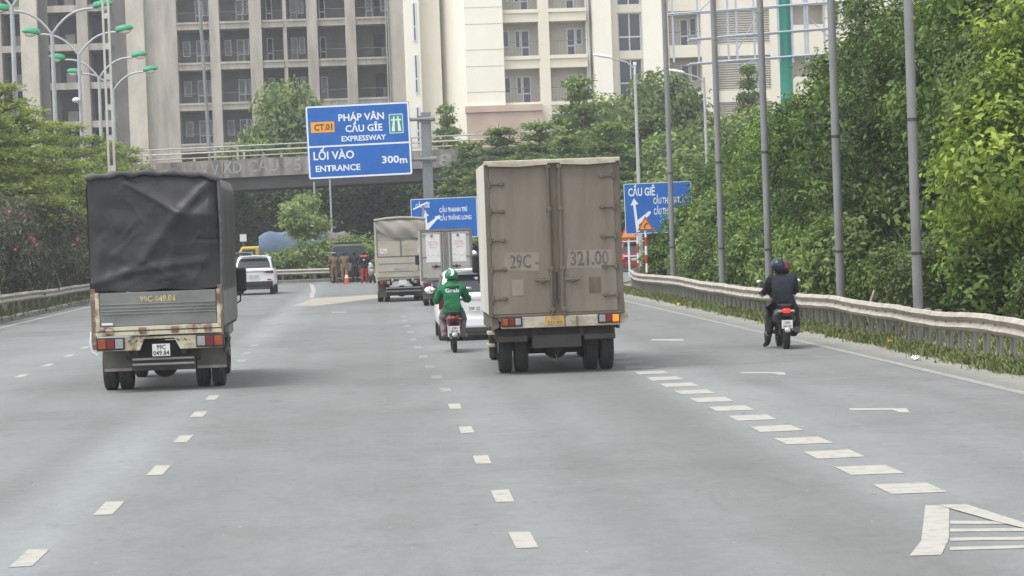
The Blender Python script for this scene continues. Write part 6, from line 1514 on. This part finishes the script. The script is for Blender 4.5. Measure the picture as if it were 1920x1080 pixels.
# ------------------------------------------------------------------ motorcycles
def moto(label, loc, rz, scooter, panel, plate_h=0.14, lit=False, group=None, name='motorcycle', mirrors=('lamp_white', 'black_plastic')):
    r = thing(name, label, 'motorcycle', loc, rz, group); wr = 0.255 if scooter else 0.285; tw = 0.115 if scooter else 0.085
    wheel(r, 0, -0.50, wr, tw, 1); wheel(r, 0, 0.75, wr, tw * 0.9, 1)
    # body under the seat, tail, leg shield
    def rg(y, w_, z0, z1): return [(-w_ * .6, y, z0), (-w_, y, z0 + (z1 - z0) * .35), (-w_ * .9, y, z0 + (z1 - z0) * .8), (-w_ * .5, y, z1), (w_ * .5, y, z1), (w_ * .9, y, z0 + (z1 - z0) * .8), (w_, y, z0 + (z1 - z0) * .35), (w_ * .6, y, z0)]
    kw = 1.55 if scooter else 1.0
    MB().loft([rg(-0.74, .055 * kw, .60, .70), rg(-0.66, .105 * kw, .54, .745), rg(-0.35, .135 * kw, .42, .755), rg(0.0, .145 * kw, .36, .74), rg(0.2, .12 * kw, .34, .60), rg(0.42, .10, .40, .56)]).build('body_panel', panel, r)
    MB().loft([rg(-0.70, .07, .735, .775), rg(-0.45, .125, .75, .82), rg(-0.1, .135, .745, .80), rg(0.15, .10, .72, .77)]).build('seat', 'cloth_black', r)
    MB().loft([rg(0.40, .06, .30, .95), rg(0.50, .17 if scooter else .12, .34, .98), rg(0.60, .15 if scooter else .10, .45, .98), rg(0.68, .07, .60, .95)]).build('leg_shield', panel, r)
    if scooter: MB().box((0, 0.22, 0.30), (0.30, 0.42, 0.06), 0.02).build('footboard', 'black_plastic', r)
    m = MB(); m.box((0, 0.05, 0.33), (0.20, 0.34, 0.22), 0.05); m.cyl((-0.14, 0.0, 0.30), (0.14, 0.0, 0.30), 0.09, n=14); m.build('engine', 'chassis', r)
    m = MB()
    for s in (-1, 1): m.tube([(s * 0.07, -0.50, wr), (s * 0.075, -0.2, wr + 0.03), (s * 0.07, 0.05, 0.33)], 0.022, 6); m.tube([(s * 0.10, -0.46, wr + 0.02), (s * 0.10, -0.40, 0.60)], 0.025, 7)
    m.build('swing_arm', 'moto_silver' if not scooter else 'chassis', r)
    m = MB()
    for s in (-1, 1): m.tube([(s * 0.065, 0.75, wr), (s * 0.06, 0.62, 0.62), (s * 0.04, 0.52, 0.95)], 0.022, 7)
    m.build('front_fork', 'moto_silver', r)
    m = MB(); m.tube([(0.15, -0.05, 0.24), (0.16, -0.35, 0.25), (0.165, -0.45, 0.28)], [0.03, 0.035, 0.05], 8); m.cyl((0.165, -0.40, 0.27), (0.17, -0.80, 0.36), 0.055, 0.06, 12); m.build('exhaust', 'chassis', r)
    MB().box((0.235, -0.58, 0.335), (0.012, 0.25, 0.07), 0.004).build('heat_shield', 'moto_silver', r)
    m = MB(); m.loft([[(-.075, -0.66, .56), (.075, -0.66, .56), (.075, -0.68, .56), (-.075, -0.68, .56)], [(-.085, -0.76, .42), (.085, -0.76, .42), (.085, -0.78, .42), (-.085, -0.78, .42)], [(-.055, -0.80, .30), (.055, -0.80, .30), (.055, -0.82, .30), (-.055, -0.82, .30)]], smooth=False); m.build('rear_mudguard', 'black_plastic', r)
    pl2 = MB().box((0, -0.80, 0.455), (0.20, 0.012, plate_h), 0.006).build('number_plate', 'plate_white', r)
    text('lettering', '29B1', 'sign_black', pl2, 0, 0.455 + plate_h * .22, -0.809, 0.10, 0.042, 0.01); text('lettering', '387.42', 'sign_black', pl2, 0, 0.455 - plate_h * .22, -0.809, 0.15, 0.042, 0.01)
    MB().ell((0, -0.80, 0.345), (0.06, 0.02, 0.05), 12, 8).build('rear_reflector', 'moto_silver', r)
    tz = 0.665 if not scooter else 0.70
    MB().ell((0, -0.74, tz), (0.085 if scooter else 0.075, 0.05, 0.042 if scooter else 0.055), 14, 8).build('tail_light', 'lit_red' if lit else 'lamp_red', r)
    for s in (-1, 1): MB().ell((s * 0.115, -0.72, tz - 0.01), (0.045, 0.04, 0.025), 10, 6).build('turn_signal', 'lamp_orange' if not lit else 'lamp_clear', r)
    m = MB(); m.tube([(-0.10, -0.30, .80), (-0.11, -0.62, .80), (0, -0.74, .79), (0.11, -0.62, .80), (0.10, -0.30, .80)], 0.013, 7); m.build('grab_rail', 'chassis', r)
    m = MB(); m.tube([(-0.35, 0.50, 1.0), (-0.2, 0.55, 1.01), (0, 0.57, 0.97), (0.2, 0.55, 1.01), (0.35, 0.50, 1.0)], 0.014, 7); m.build('handlebar', 'chassis', r)
    for s in (-1, 1):
        MB().cyl((s * 0.27, 0.53, 1.005), (s * 0.37, 0.49, 1.0), 0.019, n=8).build('grip', 'black_plastic', r)
        m = MB(); m.tube([(s * 0.24, 0.55, 1.02), (s * 0.30, 0.55, 1.12), (s * 0.34, 0.53, 1.20)], 0.008, 6); m.build('mirror_stalk', 'chassis', r)
        q = MB(); q.ell((s * 0.35, 0.53, 1.21), (0.07, 0.018, 0.045), 14, 8); mo = q.build('mirror', 'black_plastic', r); MB().ell((s * 0.35, 0.512, 1.21), (0.062, 0.006, 0.038), 14, 6).build('mirror_glass', 'chrome', mo)
        MB().cyl((s * 0.10, -0.05, 0.30), (s * 0.24, -0.05, 0.29), 0.015, n=7).build('footpeg', 'black_plastic', r); MB().cyl((s * 0.10, 0.22, 0.27), (s * 0.26, 0.22, 0.265), 0.015, n=7).build('footpeg', 'black_plastic', r)
    MB().ell((0, 0.66, 0.98), (0.12, 0.10, 0.09), 14, 8).build('headlamp_cowl', panel, r); m = MB(); m.cyl((-0.11, 0.05, 0.22), (-0.12, -0.22, 0.20), 0.012, n=6); m.build('side_stand', 'chassis', r)
    return r

# rider in the green jacket
g = G(853, 661); gy = g.y + 0.50
moto('dark red underbone motorcycle carrying the rider in the green jacket', (g.x, gy, 0), 0.0, False, 'moto_red')
p, J = person('person riding in a bright green hooded jacket and green striped helmet', RIDE, dict(elL=(-.30, .20, 1.00), elR=(.30, .20, 1.00), wrL=(-.31, .44, 1.0), wrR=(.31, .44, 1.0), shL=(-.19, .06, 1.27), shR=(.19, .06, 1.27)), (g.x, gy - 0.08, 0.0), 0.0, ('cloth_green', 'cloth_mauve'), 1.14, 1.0)
helmet(p, J, 'helmet_green', 'lamp_white')
MB().torus((0, 0.03, 1.325), 0.085, 0.036, nu=16, nv=8).build('tmp_hood', 'cloth_green', p)
hd_ = bpy.data.objects['tmp_hood']; hd_.name = 'hood'
for v in hd_.data.vertices:      # lay the ring flat round the neck
    x, y, z = v.co; yy, zz2 = y - 0.03, z - 1.325; v.co = (zz2 * 1.35, 0.05 + yy * 1.1, 1.33 + x * 0.9 - (0.05 if yy < 0 else 0))
# lettering wraps the back of the jacket
tx = text('lettering', 'Grab', 'sign_white', p, 0, 1.205, -0.20, 0.27, 0.078, 0.022)
bm_ = bmesh.new(); bm_.from_mesh(p.data); from mathutils.bvhtree import BVHTree
bvh = BVHTree.FromBMesh(bm_)
bmt = bmesh.new(); bmt.from_mesh(tx.data); bmesh.ops.triangulate(bmt, faces=bmt.faces); bmesh.ops.subdivide_edges(bmt, edges=bmt.edges, cuts=1)
for v in bmt.verts:
    hit = bvh.ray_cast(Vector((v.co.x, -0.6, v.co.z)), Vector((0, 1, 0)))[0]
    if hit: v.co.y = hit.y - 0.008
bmt.to_mesh(tx.data); bmt.free(); bm_.free()

# scooter with two people by the rail
g = G(1477, 654); gy = g.y + 0.50; rzs = -0.05
sc = moto('black scooter with glowing red tail light carrying two people by the guard rail', (g.x, gy, 0), rzs, True, 'moto_black', 0.15, True, name='scooter')
p, J = person('person in dark navy jacket and navy helmet on the back of the scooter', RIDE, dict(pelvis=(0, -.30, .84), spine=(-.01, -.27, 1.02), chest=(-.02, -.22, 1.22), neck=(-.05, -.18, 1.37), head=(-.07, -.15, 1.48), crown=(-.07, -.15, 1.56), shL=(-.20, -.20, 1.30), shR=(.17, -.20, 1.30),
        elL=(-.26, -.02, 1.08), wrL=(-.20, .14, 0.99), elR=(.25, -.02, 1.10), wrR=(.18, .14, 1.0), hpL=(-.10, -.28, .82), knL=(-.21, .04, .62), anL=(-.24, -.06, .31), toL=(-.29, .06, .26), hpR=(.10, -.28, .82), knR=(.22, .04, .64), anR=(.25, -.04, .34), toR=(.31, .08, .30)),
        (g.x, gy, 0), rzs, ('cloth_navy', 'cloth_black'), 1.2, 1.0, None, True, True, 'skin')
helmet(p, J, 'helmet_navy')
p, J = person('person steering the scooter in dark clothes and reddish helmet with one foot on the road', RIDE, dict(pelvis=(0, .10, .83), spine=(.01, .13, 1.0), chest=(.03, .17, 1.20), neck=(.05, .20, 1.34), head=(.075, .23, 1.44), crown=(.075, .23, 1.52), shL=(-.15, .18, 1.27), shR=(.20, .18, 1.27), elL=(-.27, .30, 1.04), elR=(.29, .30, 1.04),
        hpL=(-.10, .08, .81), knL=(-.20, .38, .52), anL=(-.27, .20, .085), toL=(-.32, .34, .04), hpR=(.10, .08, .81), knR=(.18, .42, .62), anR=(.15, .26, .37), toR=(.16, .40, .34)),
        (g.x, gy, 0), rzs, ('cloth_black', 'cloth_black'), 1.0, 1.0, None, True, True, 'shoe')
helmet(p, J, 'helmet_red')

# rider in black with a white helmet beyond the white car
c = P(889, 500, 101); moto('black motorcycle ahead of the white car, mostly hidden', (c.x, 101, 0), 0, False, 'moto_black')
p, J = person('person in black with a white helmet riding ahead of the white car', RIDE, {}, (c.x, 100.92, 0), 0, ('cloth_black', 'cloth_black'), 1.1, 1.05); helmet(p, J, 'lamp_white', visor=False)

# officers and others beside the van
def stand(label, px, py, rz, mats_, over={}, hat=None, sc=0.97):
    g = G(px, py); p, J = person(label, STAND, over, (g.x, g.y, 0), rz, mats_, 1.05, sc)
    if hat:
        hd = Vector(J['head']); m = MB(); m.cyl(hd + Vector((0, 0, .06)), hd + Vector((0, 0, .12)), .11, .125, 16); m.ell(hd + Vector((0, .06, .055)), (.10, .09, .012), 14, 6); m.build('cap', hat, p)
    return p
lean = dict(elL=(-.27, .10, 1.14), wrL=(-.16, .28, 1.12), elR=(.27, .10, 1.14), wrR=(.16, .28, 1.12))
stand('officer in tan uniform and pale cap standing behind the dark van beside the cone', 627.5, 530.5, 0.1, ('cloth_tan', 'cloth_tan'), lean, 'lamp_white')
stand('officer in tan uniform leaning to the van between two others', 647, 530, -0.15, ('cloth_tan', 'cloth_tan'), dict(lean, wrR=(.05, .33, 1.2)), 'cloth_tan')
stand('person in dark navy clothes standing close behind the dark van', 666, 530, -0.2, ('cloth_navy', 'cloth_navy'), lean, None, 0.99)
p = stand('person in black jacket and bright red trousers beside the dark van', 684, 531, 0.25, ('cloth_black', 'cloth_red'), dict(wrL=(-.20, .16, .98)), None, 0.98)
m = MB(); m.torus((0, 0, 0), 0.11, 0.05, nu=16, nv=8); sv_ = m.build('scarf', 'cloth_orange', p)
for v in sv_.data.vertices: x, y, z = v.co; v.co = (z * 1.3, y * 0.85, 1.43 + x * 1.2)
g = G(700, 531); moto('pale fairinged motorcycle parked beside the dark van', (g.x, g.y + 0.4, 0), 0.2, True, 'moto_silver')
g = G(650.5, 531.5); k = thing('traffic_cone', 'orange traffic cone with white band at the officers feet', 'cone', (g.x, g.y, 0))
MB().box((0, 0, 0.02), (0.38, 0.38, 0.04), 0.01).build('base', 'sign_red', k); q = MB()
for i, (a, b, mi) in enumerate(((0.04, 0.28, 0), (0.28, 0.45, 1), (0.45, 0.72, 0))): q.cyl((0, 0, a), (0, 0, b), 0.15 - 0.17 * a, 0.15 - 0.17 * b, 16, mi, caps=(i == 2))
q.build('cone_body', ['cloth_orange', 'lamp_white'], k)

# ------------------------------------------------------------------ haze
hz = MB().box((0, 560, 22.5), (1420, 1300, 47)); 
hm_ = bpy.data.materials.new('haze'); hm_.use_nodes = True; hn = hm_.node_tree; hn.nodes.clear()
ho = hn.nodes.new('ShaderNodeOutputMaterial'); hv = hn.nodes.new('ShaderNodeVolumePrincipled'); hv.inputs['Color'].default_value = (0.90, 0.94, 1.0, 1); hv.inputs['Density'].default_value = 0.00040; hv.inputs['Anisotropy'].default_value = 0.2
hn.links.new(hv.outputs[0], ho.inputs['Volume']); MATS['haze'] = hm_
ha = hz.build('haze', 'haze'); ha['kind'] = 'stuff'; ha['label'] = 'thin pale humid haze filling the air over the highway'; ha['category'] = 'haze'
